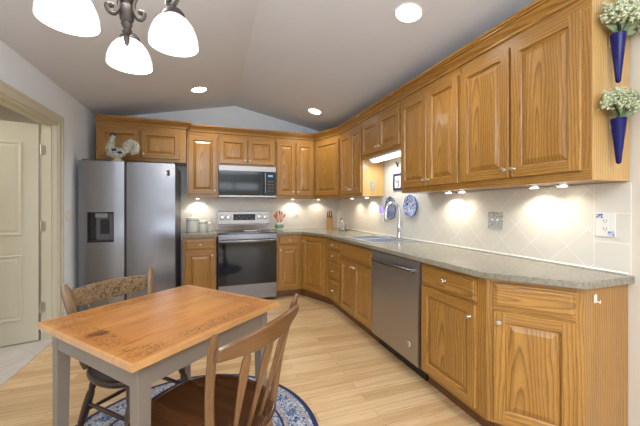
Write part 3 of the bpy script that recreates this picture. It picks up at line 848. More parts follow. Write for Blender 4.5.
# ------------------------------------------------------------------ refrigerator
fr = thing('refrigerator', 'stainless side-by-side refrigerator with ice and water dispenser', 'refrigerator', (-1.352, 3.97, 0))
W = .945
MB().box(.005, W - .005, .06, .80, .02, 1.755).build('body', M['greyside'], fr, bevel=.004)
def fdoor(x0, x1, hole=None):
    """bowed stainless slab, optional dispenser opening"""
    m = MB(); n = 10
    def y(x): t = (x - x0) / (x1 - x0); return .012 * (2 * t - 1) ** 2
    xs = [x0 + (x1 - x0) * i / n for i in range(n + 1)]
    zs = [.06, 1.765]
    if hole: xs = sorted(set([x for x in xs if not hole[0] - .01 < x < hole[1] + .01] + [hole[0], hole[1]])); zs = [.06, hole[2], hole[3], 1.765]
    for a, b_ in zip(xs[:-1], xs[1:]):
        for c_, d_ in zip(zs[:-1], zs[1:]):
            if hole and a >= hole[0] - 1e-6 and b_ <= hole[1] + 1e-6 and c_ == hole[2]: continue
            m.face([(a, y(a), c_), (b_, y(b_), c_), (b_, y(b_), d_), (a, y(a), d_)])
        m.face([(a, y(a), 1.765), (b_, y(b_), 1.765), (b_, .055, 1.765), (a, .055, 1.765)])
        m.face([(a, y(a), .06), (a, .055, .06), (b_, .055, .06), (b_, y(b_), .06)])
    for x in (x0, x1): m.face([(x, y(x), .06), (x, .055, .06), (x, .055, 1.765), (x, y(x), 1.765)])
    m.face([(x0, .055, .06), (x1, .055, .06), (x1, .055, 1.765), (x0, .055, 1.765)])
    bmesh.ops.remove_doubles(m.bm, verts=m.bm.verts, dist=1e-5)
    return m
hole = (.085, .33, .875, 1.205)
d1 = fdoor(.0, .428, hole).build('freezer_door', M['steel'], fr, angle=25)
d2 = fdoor(.452, W).build('refrigerator_door', M['steel'], fr, angle=25)
MB().box(.429, .451, .02, .055, .06, 1.76).build('recessed_handle', M['black'], fr)
dp = MB(); x0, x1, z0, z1 = hole
dp.box(x0, x1, .048, .054, z0, z1).box(x0, x0 + .008, .004, .05, z0, z1).box(x1 - .008, x1, .004, .05, z0, z1).box(x0, x1, .004, .05, z1 - .012, z1).box(x0, x1, -.004, .05, z0, z0 + .02)
dpo = dp.build('dispenser', M['black'], d1)
MB().box(x0 + .075, x1 - .01, .030, .047, z0 + .022, z1 - .02).build('dispenser_panel', M['greyside'], d1)
MB().box(x0 + .115, x0 + .20, .016, .029, z0 + .09, z1 - .08).build('paddle', M['black'], d1)
MB().box(x0 + .075, x0 + .19, -.002, .029, z1 - .06, z1 - .015).build('spout_housing', M['steel'], d1)
bdg = MB().box(-.03, .03, -.002, 0, -.032, .032).build('badge', M['black'], d2, (W - .085, -.001 + .008, 1.655))
MB().box(-.010, .010, -.0026, -.0021, .004, .008).box(-.003, .003, -.0026, -.0021, -.012, .003).build('emblem', M['nickel'], bdg)
for x in (.03, W - .09): MB().box(x, x + .06, .02, .12, 1.766, 1.782).build('hinge_cover', M['greyside'], fr, bevel=.003)
MB().box(.02, W - .02, .03, .06, .01, .055).build('grille', M['black'], fr)

# hen on top
def ball(m, c, r, seg=14):
    prof = [(r[0] * math.sin(math.pi * i / 8), -r[2] * math.cos(math.pi * i / 8)) for i in range(9)]
    prof[0] = (1e-4, prof[0][1]); prof[-1] = (1e-4, prof[-1][1])
    return m.lathe(prof, c, seg, sy=r[1] / r[0], cap=False)
hen = thing('hen_figurine', 'white and blue painted ceramic rooster standing on the refrigerator', 'figurine', (-1.0, 4.045, 1.7665), R(-3)); hen.scale = (1.12,) * 3
m = MB()
m.tube([(-.075, 0, .13), (-.062, 0, .10), (-.01, 0, .085), (.045, 0, .105), (.075, 0, .13)], [.030, .060, .062, .045, .02], 16, flat=(.75, 1), up=(0, 0, 1))
m.tube([(-.06, 0, .11), (-.066, 0, .16), (-.055, 0, .21), (-.045, 0, .235)], [.055, .042, .03, .022], 14, flat=(.85, 1), up=(1, 0, 0))
ball(m, (-.045, 0, .245), (.026, .02, .024))
m.build('body', M['hen'], hen)
m = MB()
tp_ = [(.045, .10), (.07, .13), (.085, .175), (.115, .20), (.15, .185), (.165, .15), (.155, .115), (.13, .10), (.115, .12), (.12, .14)]
m.tube([(x, 0, z) for x, z in tp_], [.03, .042, .048, .046, .042, .038, .034, .028, .022, .012], 12, flat=(.45, 1))
m.build('tail', M['hen'], hen)
m = MB()
for dx, dz, r_ in ((-.062, .268, .012), (-.045, .276, .014), (-.028, .272, .012)): ball(m, (dx, 0, dz), (r_, .006, r_ * 1.3), 8)
ball(m, (-.062, 0, .222), (.008, .006, .014), 8)
m.build('comb', plain('hen_blue', rgb(52, 60, 110), .25), hen)
MB().lathe([(.006, 0), (.0, .022)], (0, 0, 0), 8).build('beak', M['bamboo'], hen, (-.066, 0, .245), (0, R(-95), 0))
MB().lathe([(.05, 0), (.05, .012), (.032, .02), (.03, .035)], (0, 0, 0), 18, sx=1.2).build('base', M['hen'], hen)
for sx_, sz in ((-.02, .115), (.03, .09)):
    for sg in (-1, 1):
        mm = MB(); ball(mm, (sx_, sg * .047, sz), (.024, .006, .014)); mm.build('spot', plain('hen_navy', rgb(40, 52, 110), .2), hen)

# ------------------------------------------------------------------ table
TA = R(41)
tb = thing('kitchen_table', 'square table with distressed orange pine top and taupe painted legs', 'table', (-.195, 1.664, 0), TA)
m = MB(); zt = .752
m.prism([(-TW / 2 + .006, -TD / 2 + .006), (TW / 2 - .006, -TD / 2 + .006), (TW / 2 - .006, TD / 2 - .006), (-TW / 2 + .006, TD / 2 - .006)], zt - .026, zt)
m = MB().box(-TW / 2, TW / 2, -TD / 2, TD / 2, zt - .024, zt)
m.build('tabletop', M['pine'], tb, bevel=.008)
ap = MB(); a1, a2 = TW / 2 - .045, TD / 2 - .045; zz0, zz1 = .635, zt - .0245
ap.box(-a1, a1, -a2, -a2 + .02, zz0, zz1, 'x').box(-a1, a1, a2 - .02, a2, zz0, zz1, 'x').box(-a1, -a1 + .02, -a2 + .02, a2 - .02, zz0, zz1).box(a1 - .02, a1, -a2 + .02, a2 - .02, zz0, zz1)
ap.build('apron', M['tablepaint'], tb)
for sx in (-1, 1):
    for sy in (-1, 1):
        m = MB(); s0, s1 = .0245, .020
        cx_, cy_ = sx * (a1 - .022), sy * (a2 - .022)
        lv = [(0.008, s1), (.60, s0), (zz1, s0)]
        for (za, ra), (zb, rb) in zip(lv[:-1], lv[1:]):
            A = [(cx_ + i * ra + sx * (s0 - ra), cy_ + j * ra + sy * (s0 - ra), za) for i, j in ((-1, -1), (1, -1), (1, 1), (-1, 1))]
            B = [(cx_ + i * rb + sx * (s0 - rb), cy_ + j * rb + sy * (s0 - rb), zb) for i, j in ((-1, -1), (1, -1), (1, 1), (-1, 1))]
            for k in range(4): m.face([A[k], A[(k + 1) % 4], B[(k + 1) % 4], B[k]])
            if za < .1: m.face(list(reversed(A)))
        m.face(B); bmesh.ops.remove_doubles(m.bm, verts=m.bm.verts, dist=1e-5)
        m.build('leg', M['tablepaint'], tb, bevel=.002)

# rug
rug = MB().lathe([(.002, 0), (.715, 0), (.72, .004), (.715, .0075), (.002, .0075)], (0, 0, 0), 96, cap=False).build('rug', M['rug'], None, (-.137, 1.75, 0.0005), angle=60)
tag(rug, 'round navy-bordered blue and cream patterned rug under the table', 'rug')

# ------------------------------------------------------------------ chairs
def superell(rx, ry, n=44, p=2.6, back=0.86):
    out = []
    for i in range(n):
        a = 2 * math.pi * i / n; c_, s_ = math.cos(a), math.sin(a)
        x = rx * math.copysign(abs(c_) ** (2 / p), c_); y = ry * math.copysign(abs(s_) ** (2 / p), s_)
        if y < 0: x *= 1 - (1 - back) * (-y / ry)
        out.append((x, y))
    return out
def seat_mesh(rx, ry, z, th=.038, back=.86):
    m = MB(); lev = []
    def ring(f, dz): return [m.bm.verts.new((x * f, y * f, z + dz)) for x, y in superell(rx, ry, back=back)]
    seq = [(.82, -th), (.93, -th), (.985, -th * .65), (1, -th * .3), (.985, -.004), (.95, 0), (.88, -.003), (.7, -.012), (.4, -.016), (.15, -.016)]
    rings = [ring(f, d) for f, d in seq]
    n = len(rings[0])
    for a, b_ in zip(rings[:-1], rings[1:]):
        for i in range(n):
            f = m.bm.faces.new((a[i], a[(i + 1) % n], b_[(i + 1) % n], b_[i]))
            for l in f.loops: l[m.uv].uv = (l.vert.co.y, l.vert.co.x + .03)
    for r_ in (rings[-1], list(reversed(rings[0]))):
        f = m.bm.faces.new(r_)
        for l in f.loops: l[m.uv].uv = (l.vert.co.y, l.vert.co.x + .03)
    return m
def lerp(a, b_, t): return tuple(x + (y - x) * t for x, y in zip(a, b_))
def turned(m, a, b_, r, beads=True):
    ts = [0, .05, .12, .2, .24, .28, .45, .62, .7, .74, .78, .9, 1]
    rs = [.75, .95, 1.0, .95, .72, 1.0, 1.12, 1.0, .78, 1.0, .8, .7, .62]
    m.tube([lerp(a, b_, t) for t in ts], [r * k for k in rs], 12)
def make_chair(label, loc, rz, W_, seat_rx, seat_ry, back_h, crest_h, mats, n_sp, arrow, sz=.45, base_z=.0125, lean=.09, post_out=.05, crest_bow=.035, seat_back=.86, yb=None, taper=.012, ps=1.0):
    c = thing('dining_chair', label, 'chair', (loc[0], loc[1], base_z), rz)
    sz = sz - base_z
    seat_mesh(seat_rx, seat_ry, sz, back=seat_back).build('seat', M[mats[0]], c, angle=70)
    tops, feet = {}, {}
    for sx in (-1, 1):
        for sy in (-1, 1):
            t = (sx * seat_rx * .58, sy * seat_ry * .62, sz - .030); f = (sx * seat_rx * .86, sy * seat_ry * (1.0 if sy > 0 else 1.06), 0)
            tops[sx, sy], feet[sx, sy] = t, f
            m = MB(); turned(m, t, f, .0185); m.build('leg', M[mats[1]], c)
    def legpt(k, z): t, f = tops[k], feet[k]; return lerp(t, f, (t[2] - z) / t[2])
    for a, b_, z in (((-1, 1), (1, 1), .16), ((-1, -1), (1, -1), .20), ((-1, -1), (-1, 1), .24), ((1, -1), (1, 1), .24), ((-1, 1), (1, 1), .27)):
        pa, pb = legpt(a, z), legpt(b_, z)
        MB().tube([lerp(pa, pb, t) for t in (0, .25, .5, .75, 1)], [.007, .0095, .0115, .0095, .007], 10).build('stretcher', M[mats[1]], c)
    yb = yb or -seat_ry * .84; H_ = back_h - base_z
    px = W_ / 2
    for sx in (-1, 1):
        b0 = (sx * (px - post_out), yb, sz - .02); b1 = (sx * px, yb - lean, H_)
        n = 12; pts = []; fl = []; rr = []
        for i in range(n + 1):
            t = i / n; p = lerp(b0, b1, t); bow = -.018 * math.sin(math.pi * t)
            pts.append((p[0], p[1] + .018 * math.sin(math.pi * t * .9) * 1.0, p[2]))
            rr.append(.0155 * ps); k = min(1, max(0, (t - .15) / .3)); fl.append((1 + .18 * k, 1 - .3 * k))
        rr[0] = .012; rr[-1] = .011
        MB().tube(pts, rr, 12, flat=fl, up=(0, 1, 0)).build('back_post', M[mats[2]], c)
    # crest: bowed board
    m = MB(); n = 18; zc0, zc1 = H_ - .045 - crest_h, H_ - .035; rows = []
    hw = px - .006
    for i in range(n + 1):
        t = i / n; x = -hw + 2 * hw * t; k = math.sin(math.pi * t)
        yc = yb - lean * .93 - crest_bow * k
        top = zc1 + .012 * (k - 1) + .004; bot = zc0 + taper * (1 - k)
        e = .011
        rows.append([(x, yc - e + .004, bot), (x, yc + e + .004, bot), (x, yc + e, (top + bot) / 2), (x, yc + e - .006, top), (x, yc - e - .004, top), (x, yc - e - .002, (top + bot) / 2)])
    q = len(rows[0])
    for i in range(n):
        for k in range(q):
            j = (k + 1) % q; f = m.face([rows[i][k], rows[i][j], rows[i + 1][j], rows[i + 1][k]])
            for l in f.loops: l[m.uv].uv = (l.vert.co.x, l.vert.co.z + .3)
    m.face(list(reversed(rows[0]))); m.face(rows[-1])
    bmesh.ops.remove_doubles(m.bm, verts=m.bm.verts, dist=1e-5)
    m.build('crest_rail', M[mats[3]], c, bevel=.003, angle=50)
    for i in range(n_sp):
        t = (i + 1) / (n_sp + 1); xt = -hw + 2 * hw * t; xb = xt * .66; k = math.sin(math.pi * t)
        top = (xt, yb - lean * .93 - crest_bow * k + .003, zc0 + .012); bot = (xb, yb + .004 - .012 * k, sz - .012)
        m = MB()
        if arrow == 'arrow':
            ts = [0, .1, .25, .45, .65, .8, .93, .97, 1.0]; ws = [.008, .009, .012, .017, .022, .025, .021, .013, .006]; th = [1, .95, .7, .5, .42, .42, .5, .7, 1]
        else:
            ts = [0, .3, .5, .62, .75, .85, 1]; ws = [.006, .009, .018, .020, .008, .006, .005]; th = [1, .7, .3, .3, .8, 1, 1]
        m.tube([lerp(bot, top, t2) for t2 in ts], ws, 10, flat=[(1, f_) for f_ in th], up=(0, 1, 0))
        m.build('spindle', M[mats[2]], c)
    return c
make_chair('plain brown arrow-back chair nearest the camera with a glossy saddle seat', (-.022, 1.315), R(45.5), .485, .265, .262, .885, .06,
           ('seat', 'brown', 'brown', 'brown'), 3, 'arrow', lean=.085, seat_back=.95, yb=-.20, post_out=.07, taper=.024)
make_chair('dark chair with a stencilled crest rail standing between the table and the refrigerator', (-.368, 1.895), R(226), .475, .235, .212, .87, .088,
           ('dark', 'dark', 'post', 'stencil'), 3, 'bow', lean=.06, ps=1.3, post_out=.07)

# ------------------------------------------------------------------ chandelier
CH = (-.343, 1.52)
zc = RZ - SL * (RIDGE - CH[0])
cd = thing('chandelier', 'pewter scroll-arm chandelier with three white glass bell shades above the table', 'chandelier', (CH[0], CH[1], zc))
def z_(z): return z - zc
MB().lathe([(.001, 1.945), (.007, 1.955), (.011, 1.972), (.012, 1.985), (.007, 1.994), (.014, 2.0), (.018, 2.008), (.010, 2.016), (.014, 2.025), (.022, 2.04), (.020, 2.05), (.026, 2.06), (.029, 2.08), (.026, 2.11), (.02, 2.125), (.03, 2.14), (.033, 2.16), (.02, 2.175), (.016, 2.2), (.026, 2.23), (.016, 2.26), (.009, 2.28), (.008, 2.33)], (0, 0, -zc), 24).build('body', M['bronze'], cd)
MB().lathe([(.006, 2.32), (.006, zc - .02)], (0, 0, -zc), 10).build('rod', M['bronze'], cd)
MB().lathe([(.02, -.03), (.055, -.018), (.06, .002)], (0, 0, 0), 24).build('canopy', M['bronze'], cd)
s1 = Vector((math.sin(R(19.3)) * 1.5 + math.cos(R(19.3)) * -.9225, math.cos(R(19.3)) * 1.5 + math.sin(R(19.3)) * .9225))
a0 = math.atan2(s1.y - CH[1], s1.x - CH[0])
AR = .205
for k in range(3):
    a = a0 + k * 2 * math.pi / 3
    ctrl = [(.062, 2.092), (.074, 2.088), (.078, 2.075), (.068, 2.060), (.050, 2.062), (.036, 2.085), (.030, 2.11), (.036, 2.14), (.060, 2.175), (.10, 2.215), (.145, 2.235), (.185, 2.225), (.212, 2.185), (.220, 2.15), (.207, 2.122), (.186, 2.116), (.174, 2.130), (.182, 2.145)]
    # Catmull-Rom
    cp = []
    for i in range(len(ctrl) - 1):
        p0 = ctrl[max(i - 1, 0)]; p1 = ctrl[i]; p2 = ctrl[i + 1]; p3 = ctrl[min(i + 2, len(ctrl) - 1)]
        for t in (0, .33, .66):
            cp.append(tuple(.5 * ((2 * p1[j]) + (-p0[j] + p2[j]) * t + (2 * p0[j] - 5 * p1[j] + 4 * p2[j] - p3[j]) * t * t + (-p0[j] + 3 * p1[j] - 3 * p2[j] + p3[j]) * t ** 3) for j in (0, 1)))
    cp.append(ctrl[-1])
    m = MB().tube([(r_, 0, z) for r_, z in cp], .0075, 10, flat=(1.25, .8), up=(0, 1, 0))
    ball(m, (.060, 0, 2.090), (.011, .011, .011)); ball(m, (.184, 0, 2.141), (.010, .010, .010))
    m.transform(Matrix.Translation((0, 0, -zc)))
    arm = m.build('arm', M['bronze'], cd, (0, 0, 0), (0, 0, a))
    MB().lathe([(.045, 0), (.043, .012), (.03, .028), (.012, .036), (.008, .05)], (AR, 0, z_(2.069)), 20).build('shade_cap', M['bronze'], arm)
    sh = MB().lathe([(.096, 1.945), (.0975, 1.951), (.0955, 1.975), (.089, 2.0), (.077, 2.028), (.058, 2.053), (.036, 2.070), (.034, 2.067), (.055, 2.050), (.074, 2.025), (.086, 1.998), (.092, 1.973), (.0935, 1.951), (.096, 1.945)], (AR, 0, -zc), 36, cap=False).build('shade', M['opal'], cd, (0, 0, 0), (0, 0, a), angle=80)
    bl = MB(); ball(bl, (AR, 0, z_(2.00)), (.028, .028, .036)); bl.lathe([(.013, 2.03), (.013, 2.08)], (AR, 0, -zc), 12)
    bl.build('bulb', M['lamp'], cd, (0, 0, 0), (0, 0, a))
    light('shade_glow', 'POINT', (AR * math.cos(a), AR * math.sin(a), z_(1.96)), 2.5, (1.0, .88, .72), .07, parent=cd)

light('chandelier_glow', 'POINT', (0, 0, z_(2.2)), 12, (1.0, .96, .92), .09, parent=cd)

# ------------------------------------------------------------------ recessed ceiling lights
def downlight(x, y, label, e=34):
    z = RZ - SL * abs(x - RIDGE); tilt = math.atan(SL) * (1 if x > RIDGE else -1)
    c = thing('recessed_light', label, 'ceiling light', (x, y, z), 0, 'recessed ceiling lights'); c.rotation_euler = (0, tilt, 0)
    MB().lathe([(.084, -.001), (.086, -.005), (.095, -.006), (.098, -.001)], (0, 0, 0), 32).build('trim_ring', M['white'], c)
    MB().lathe([(.0, -.003), (.083, -.003), (.083, -.001), (.0, -.001)], (0, 0, 0), 28, cap=False).build('lens', M['lamp'], c)
    light('down_spot', 'SPOT', (0, 0, -.02), e, (1, .97, .93), .06, parent=c, spot_size=R(150), spot_blend=.8)
downlight(1.275, 1.80, 'recessed ceiling light nearest the camera')
downlight(1.34, 4.04, 'recessed ceiling light by the far right corner of the wall cabinets')
downlight(-.147, 4.03, 'recessed ceiling light on the left slope, between refrigerator and range')

# ------------------------------------------------------------------ under-cabinet lights
def puck(x, y, label, z=UZ0, e=6, col=(1, .93, .80)):
    c = thing('puck_light', label, 'under-cabinet light', (x, y, z), 0, 'under-cabinet puck lights')
    MB().lathe([(.024, -.011), (.030, -.012), (.034, -.009), (.035, -.0005), (.02, -.0005)], (0, 0, 0), 24).build('ring', M['chrome'], c)
    MB().lathe([(.0, -.0135), (.022, -.0135), (.023, -.011), (.0, -.011)], (0, 0, 0), 20, cap=False).build('lens', M['lamp'], c)
    light('puck_spot', 'SPOT', (0, 0, -.018), e, col, .012, parent=c, spot_size=R(140), spot_blend=.6)
puck(1.90, 1.38, 'small round under-cabinet light second from the free end of the wall cabinets')
puck(1.90, 1.215, 'small round under-cabinet light closest to the free end of the nearest wall cabinet', e=1)
puck(1.90, 1.97, 'small round under-cabinet light under the joint of the two tall wall cabinets', e=1)
puck(1.90, 2.12, 'small round under-cabinet light nearest the oval plate, right of the sink')
puck(1.90, 3.58, 'small round under-cabinet light just left of the sink opening', col=(1, .85, .66))
puck(1.86, 3.95, 'small round under-cabinet light deep in the right-hand corner run', col=(1, .82, .62), e=4.5)
puck(1.62, 4.70, 'small round under-cabinet light above the knife block', col=(1, .80, .60), e=4)
puck(1.20, 4.72, 'small round under-cabinet light right of the microwave')
puck(-.19, 4.72, 'small round under-cabinet light above the canisters')
# fluorescent over the sink
fx = thing('fluorescent_fixture', 'bright slim fluorescent light under the short cabinet over the sink', 'light fixture', (1.80, 2.90, 1.83))
MB().box(-.07, .07, -.32, .32, -.022, -.001).build('housing', M['white'], fx, bevel=.003)
m = MB(); n = 10
for i in range(n):
    a, b_ = math.pi * i / n, math.pi * (i + 1) / n
    m.face([(.055 * math.cos(a), -.30, -.0225 - .03 * math.sin(a)), (.055 * math.cos(b_), -.30, -.0225 - .03 * math.sin(b_)), (.055 * math.cos(b_), .30, -.0225 - .03 * math.sin(b_)), (.055 * math.cos(a), .30, -.0225 - .03 * math.sin(a))])
for y in (-.30, .30): m.face([(.055 * math.cos(math.pi * i / n), y, -.0225 - .03 * math.sin(math.pi * i / n)) for i in range(n + 1)])
m.build('lens', M['cfl'], fx)
light('tube_light', 'AREA', (0, 0, -.06), 4.5, (.86, .94, 1.0), .1, .58, parent=fx)

# ------------------------------------------------------------------ wall vases with dried flowers, on the end panel
def vase(x, ztop, zbot, label):
    L = ztop - zbot
    c = thing('wall_vase', label, 'vase', (x, .949, zbot), 0, 'cobalt wall vases on the cabinet end')
    m = MB().lathe([(.004, 0), (.010, .006), (.014, .05), (.021, L * .55), (.029, L * .9), (.031, L), (.028, L), (.018, L * .55), (.010, .05)], (0, -.032, 0), 20)
    m.build('cone', M['cobalt'], c)
    MB().box(-.006, .006, -.004, .002, L * .8, L + .02).build('hanger', M['nickel'], c)
def flowers(x, z, label, sc=1.0, seed=1, spread=(.11, .10)):
    rnd = random.Random(seed)
    c = thing('dried_flower_bunch', label, 'flowers', (x, .917, z), 0, 'dried flower bunches in the wall vases')
    st = MB(); bl = MB(); lf = MB()
    for i in range(80):
        a = rnd.uniform(0, 2 * math.pi); rad = math.sqrt(rnd.random())
        dx = math.cos(a) * rad * spread[0] * sc; dy = -abs(math.sin(a)) * rad * .07 * sc + .01; dz = (.0 + .095 * (1 - rad * .6) + rnd.uniform(-.02, .03)) * sc
        st.tube([(0, 0, -.03), (dx * .4, dy * .4, dz * .55), (dx, dy, dz)], [.0015, .0012, .0008], 5)
        for j in range(9):
            r_ = rnd.uniform(.003, .0062) * sc
            p = (dx + rnd.uniform(-.018, .018) * sc, dy + rnd.uniform(-.015, .012), dz + rnd.uniform(-.02, .02) * sc)
            mtx = Matrix.Translation(p) @ Matrix.Rotation(rnd.uniform(0, 6), 4, Vector((rnd.random(), rnd.random(), rnd.random() + .1)).normalized())
            bmesh.ops.create_icosphere(bl.bm, subdivisions=1, radius=r_, matrix=mtx)
    for i in range(12):
        a = rnd.choice((-1, 1)) * rnd.uniform(.5, 1.5); L = rnd.uniform(.05, .085) * sc; w_ = .011 * sc
        d = Vector((math.sin(a), rnd.uniform(-.5, .05), math.cos(a) * .7 + .05)).normalized(); s_ = d.cross(Vector((0, 1, .3))).normalized() * w_
        b0 = Vector((0, 0, 0)); mid = b0 + d * L * .5 + Vector((0, -.008, 0)); tip = b0 + d * L
        th_ = Vector((0, .0015, 0))
        for sg in (-1, 1):
            lf.face([b0 + th_ * sg, mid + s_ + th_ * sg, tip, mid - s_ + th_ * sg])
    st.build('stems', M['leaf'], c); bl.build('blossoms', M['blossom'], c, smooth=False); lf.build('leaves', M['leaf'], c)
vase(1.822, 2.08, 1.850, 'upper cobalt blue cone vase hung on the cabinet end')
vase(1.825, 1.68, 1.465, 'lower cobalt blue cone vase hung on the cabinet end')
flowers(1.835, 2.085, 'upper bunch of pale dried flowers, larger, in the top wall vase', 1.35, 3)
flowers(1.832, 1.69, 'lower bunch of pale dried flowers in the bottom wall vase', 1.15, 5)

# ------------------------------------------------------------------ outlets and switches
def outlet(name, label, loc, rz, w=.075, h=.118, mat='white', slots=True, n=1, cat='outlet', kind='duplex'):
    c = thing(name, label, cat, loc, rz)
    MB().box(-w / 2, w / 2, -.006, 0, -h / 2, h / 2).build('plate', M[mat], c, bevel=.002)
    for i in range(n):
        x = (i - (n - 1) / 2) * .046
        if kind == 'duplex':
            for dz in (-.021, .021):
                f = MB().box(x - .015, x + .015, -.0085, -.0062, dz - .014, dz + .014).build('socket', M['white'], c, bevel=.003)
                MB().box(x - .008, x - .0055, -.0092, -.0086, dz - .003, dz + .007).box(x + .0055, x + .008, -.0092, -.0086, dz - .003, dz + .007).box(x - .002, x + .002, -.0092, -.0086, dz - .010, dz - .006).build('slots', M['black'], f)
        else:
            MB().box(x - .005, x + .005, -.016, -.0062, -.002, .014).build('toggle', M['white'], c)
    return c
ot = XR - .0085
c = outlet('outlet', 'white outlet plate with blue floral corners near the worktop end', (ot, 1.055, 1.165), RW, .085, .125)
for sx, sz_ in ((-1, 1), (1, -1)):
    MB().box(min(sx * .040, sx * .012), max(sx * .040, sx * .012), -.0075, -.0061, sz_ * .046 - .012, sz_ * .046 + .012).build('floral_corner', M['delft'], c)
outlet('switch_plate', 'grey scroll-patterned double switch plate on the diagonal tile', (ot, 1.735, 1.16), RW, .125, .125, 'greydecor', n=2, cat='switch', kind='toggle')
bkY = YB - .0085
outlet('outlet', 'white outlet on the back tile between the canisters and the range', (.06, bkY, 1.165), 0)
c = outlet('outlet', 'white outlet on the back tile right of the utensil crock, with a blue corner', (1.265, bkY, 1.165), 0)
MB().box(.012, .034, -.0075, -.0061, -.054, -.034).build('floral_corner', M['delft'], c)
outlet('switch_plate', 'white double switch plate on the left wall beside the refrigerator', (XL + .0005, 3.855, 1.165), R(90), .115, .118, n=2, cat='switch', kind='toggle')
outlet('switch_plate', 'small metal switch plate on the pale cabinet side left of the sink', (1.83, 3.3185, 1.52), 0, .06, .10, 'nickel', cat='switch', kind='toggle')
c = outlet('outlet', 'outlet on the tile behind the faucet holding a violet night light', (ot, 3.34, 1.14), RW, .075, .118)
nl = thing('night_light', 'small glowing violet plug-in night light left of the faucet', 'night light', (ot - .0095, 3.34, 1.175), RW)
MB().box(-.02, .02, -.025, 0, -.02, .01).build('plug', M['white'], nl, bevel=.003)
m = MB().lathe([(.018, .011), (.026, .03), (.026, .065), (.018, .085), (.001, .09)], (0, -.02, 0), 16, sy=.55); m.build('glow_shade', M['violet'], nl)

# plates on the wall
def wall_plate(y, z, ry, rz_, label, mat, mat2):
    c = thing('decorative_plate', label, 'plate', (ot - .001, y, z), RW)
    m = MB(); seg = 48; prof = [(0.001, .006), (.55, .006), (.62, .010), (.96, .017), (1.0, .016), (1.0, .013), (.6, .002), (0.001, .001)]
    def ring(f, h): return [m.bm.verts.new((ry * f * (1 + .035 * math.cos(8 * t)) * math.cos(t), -h, rz_ * f * (1 + .035 * math.cos(8 * t)) * math.sin(t))) for t in [2 * math.pi * i / seg for i in range(seg)]]
    rs = [ring(f, h) for f, h in prof]
    for a, b_ in zip(rs[:-1], rs[1:]):
        for i in range(seg): m.bm.faces.new((a[i], a[(i + 1) % seg], b_[(i + 1) % seg], b_[i]))
    m.build('dish', M[mat], c)
    m = MB().tube([(ry * .99 * (1 + .035 * math.cos(8 * t)) * math.cos(t), -.0155, rz_ * .99 * (1 + .035 * math.cos(8 * t)) * math.sin(t)) for t in [2 * math.pi * i / 48 for i in range(49)]], .004, 6, caps=False)
    m.build('rim', M[mat2], c)
M['rimblue'] = plain('rim_blue', rgb(56, 84, 190), .2)
wall_plate(2.765, 1.27, .115, .115, 'scalloped blue and white plate hung right of the faucet', 'delft', 'rimblue')
wall_plate(3.15, 1.25, .115, .13, 'grey-blue patterned plate behind the faucet spout', 'delft2', 'greyside')
# framed tile and little bird hook over it
c = thing('framed_tile', 'small square tile with dark blue frame hanging on the wall over the sink', 'wall decoration', (XR - .001, 3.02, 1.545), RW)
MB().box(-.075, .075, -.006, -.001, -.085, .085).build('tile', M['white'], c)
MB().box(-.09, .09, -.012, 0, .068, .094).box(-.09, .09, -.012, 0, -.094, -.068).box(-.09, -.064, -.012, 0, -.068, .068).box(.064, .09, -.012, 0, -.068, .068).build('frame', plain('navy_frame', rgb(20, 30, 70), .5), c)
MB().tube([(-.04, -.007, .03), (-.01, -.007, -.02), (.01, -.007, .03), (.03, -.007, -.03), (.0, -.007, -.05)], .007, 6).build('motif', plain('ink', rgb(50, 60, 90), .4), c)
MB().tube([(-.06, -.004, .09), (0, -.004, .165), (.06, -.004, .09)], .0015, 6).build('hanging_cord', M['black'], c)
c = MB().tube([(0, 0, -.02), (0, -.012, 0), (0, -.02, .02)], [.004, .01, .004], 10)
ball(c, (0, -.022, .028), (.011, .009, .009)); c.tube([(-.03, -.01, .018), (0, -.012, .005), (.035, -.01, .02)], [.002, .008, .002], 8, flat=(1, .4))
tag(c.build('bird_hook', M['black'], None, (XR - .001, 3.02, 1.735), (0, 0, RW)), 'small dark bird-shaped hook holding the framed tile', 'hook')

# ------------------------------------------------------------------ canisters, crock, knives and jars
CZ = .9145
def canister(x, y, r, h, label):
    c = thing('canister', label, 'canister', (x, y, CZ), 0, 'cream canisters by the refrigerator')
    MB().lathe([(r * .92, 0), (r, .008), (r, h * .8), (r * .94, h)], (0, 0, 0), 28).build('jar', M['cream'], c)
    MB().lathe([(r * .96, h + .0005), (r * 1.0, h + .008), (r * .8, h + .022), (.012, h + .030), (.009, h + .036), (.014, h + .044), (.010, h + .054), (.0, h + .056)], (0, 0, 0), 24).build('lid', M['cream'], c)
    MB().lathe([(r * 1.012, h * .84), (r * 1.02, h * .86), (r * 1.012, h * .88)], (0, 0, 0), 24, cap=False).build('band', M['green'], c)
canister(-.255, 4.62, .076, .185, 'largest cream canister, closest to the refrigerator')
canister(-.118, 4.64, .056, .135, 'middle-sized cream canister of the three')
canister(-.016, 4.67, .042, .10, 'smallest cream canister, closest to the range')
ck = thing('utensil_crock', 'small green and white crock holding cooking utensils right of the range', 'crock', (.965, 4.62, CZ))
MB().lathe([(.050, 0), (.058, .01), (.066, .06), (.062, .10), (.064, .12), (.059, .12), (.056, .10), (.058, .02), (.001, .012)], (0, 0, 0), 28).build('pot', M['cream'], ck)
MB().lathe([(.0628, .03), (.0675, .05), (.0668, .075), (.064, .085)], (0, 0, 0), 28, cap=False).build('green_band', M['green'], ck)
ut = [(-.03, .0, -.04, .01, .19, 'terracotta', 'spatula'), (-.005, .02, -.02, .03, .22, 'woodspoon', 'spoon'), (.015, -.01, .006, -.01, .215, 'terracotta', 'spoon'), (.03, .015, .042, .02, .20, 'woodspoon', 'spatula'), (.02, -.03, .055, -.03, .17, 'terracotta', 'spatula'), (-.02, -.025, -.058, -.03, .165, 'terracotta', 'spoon')]
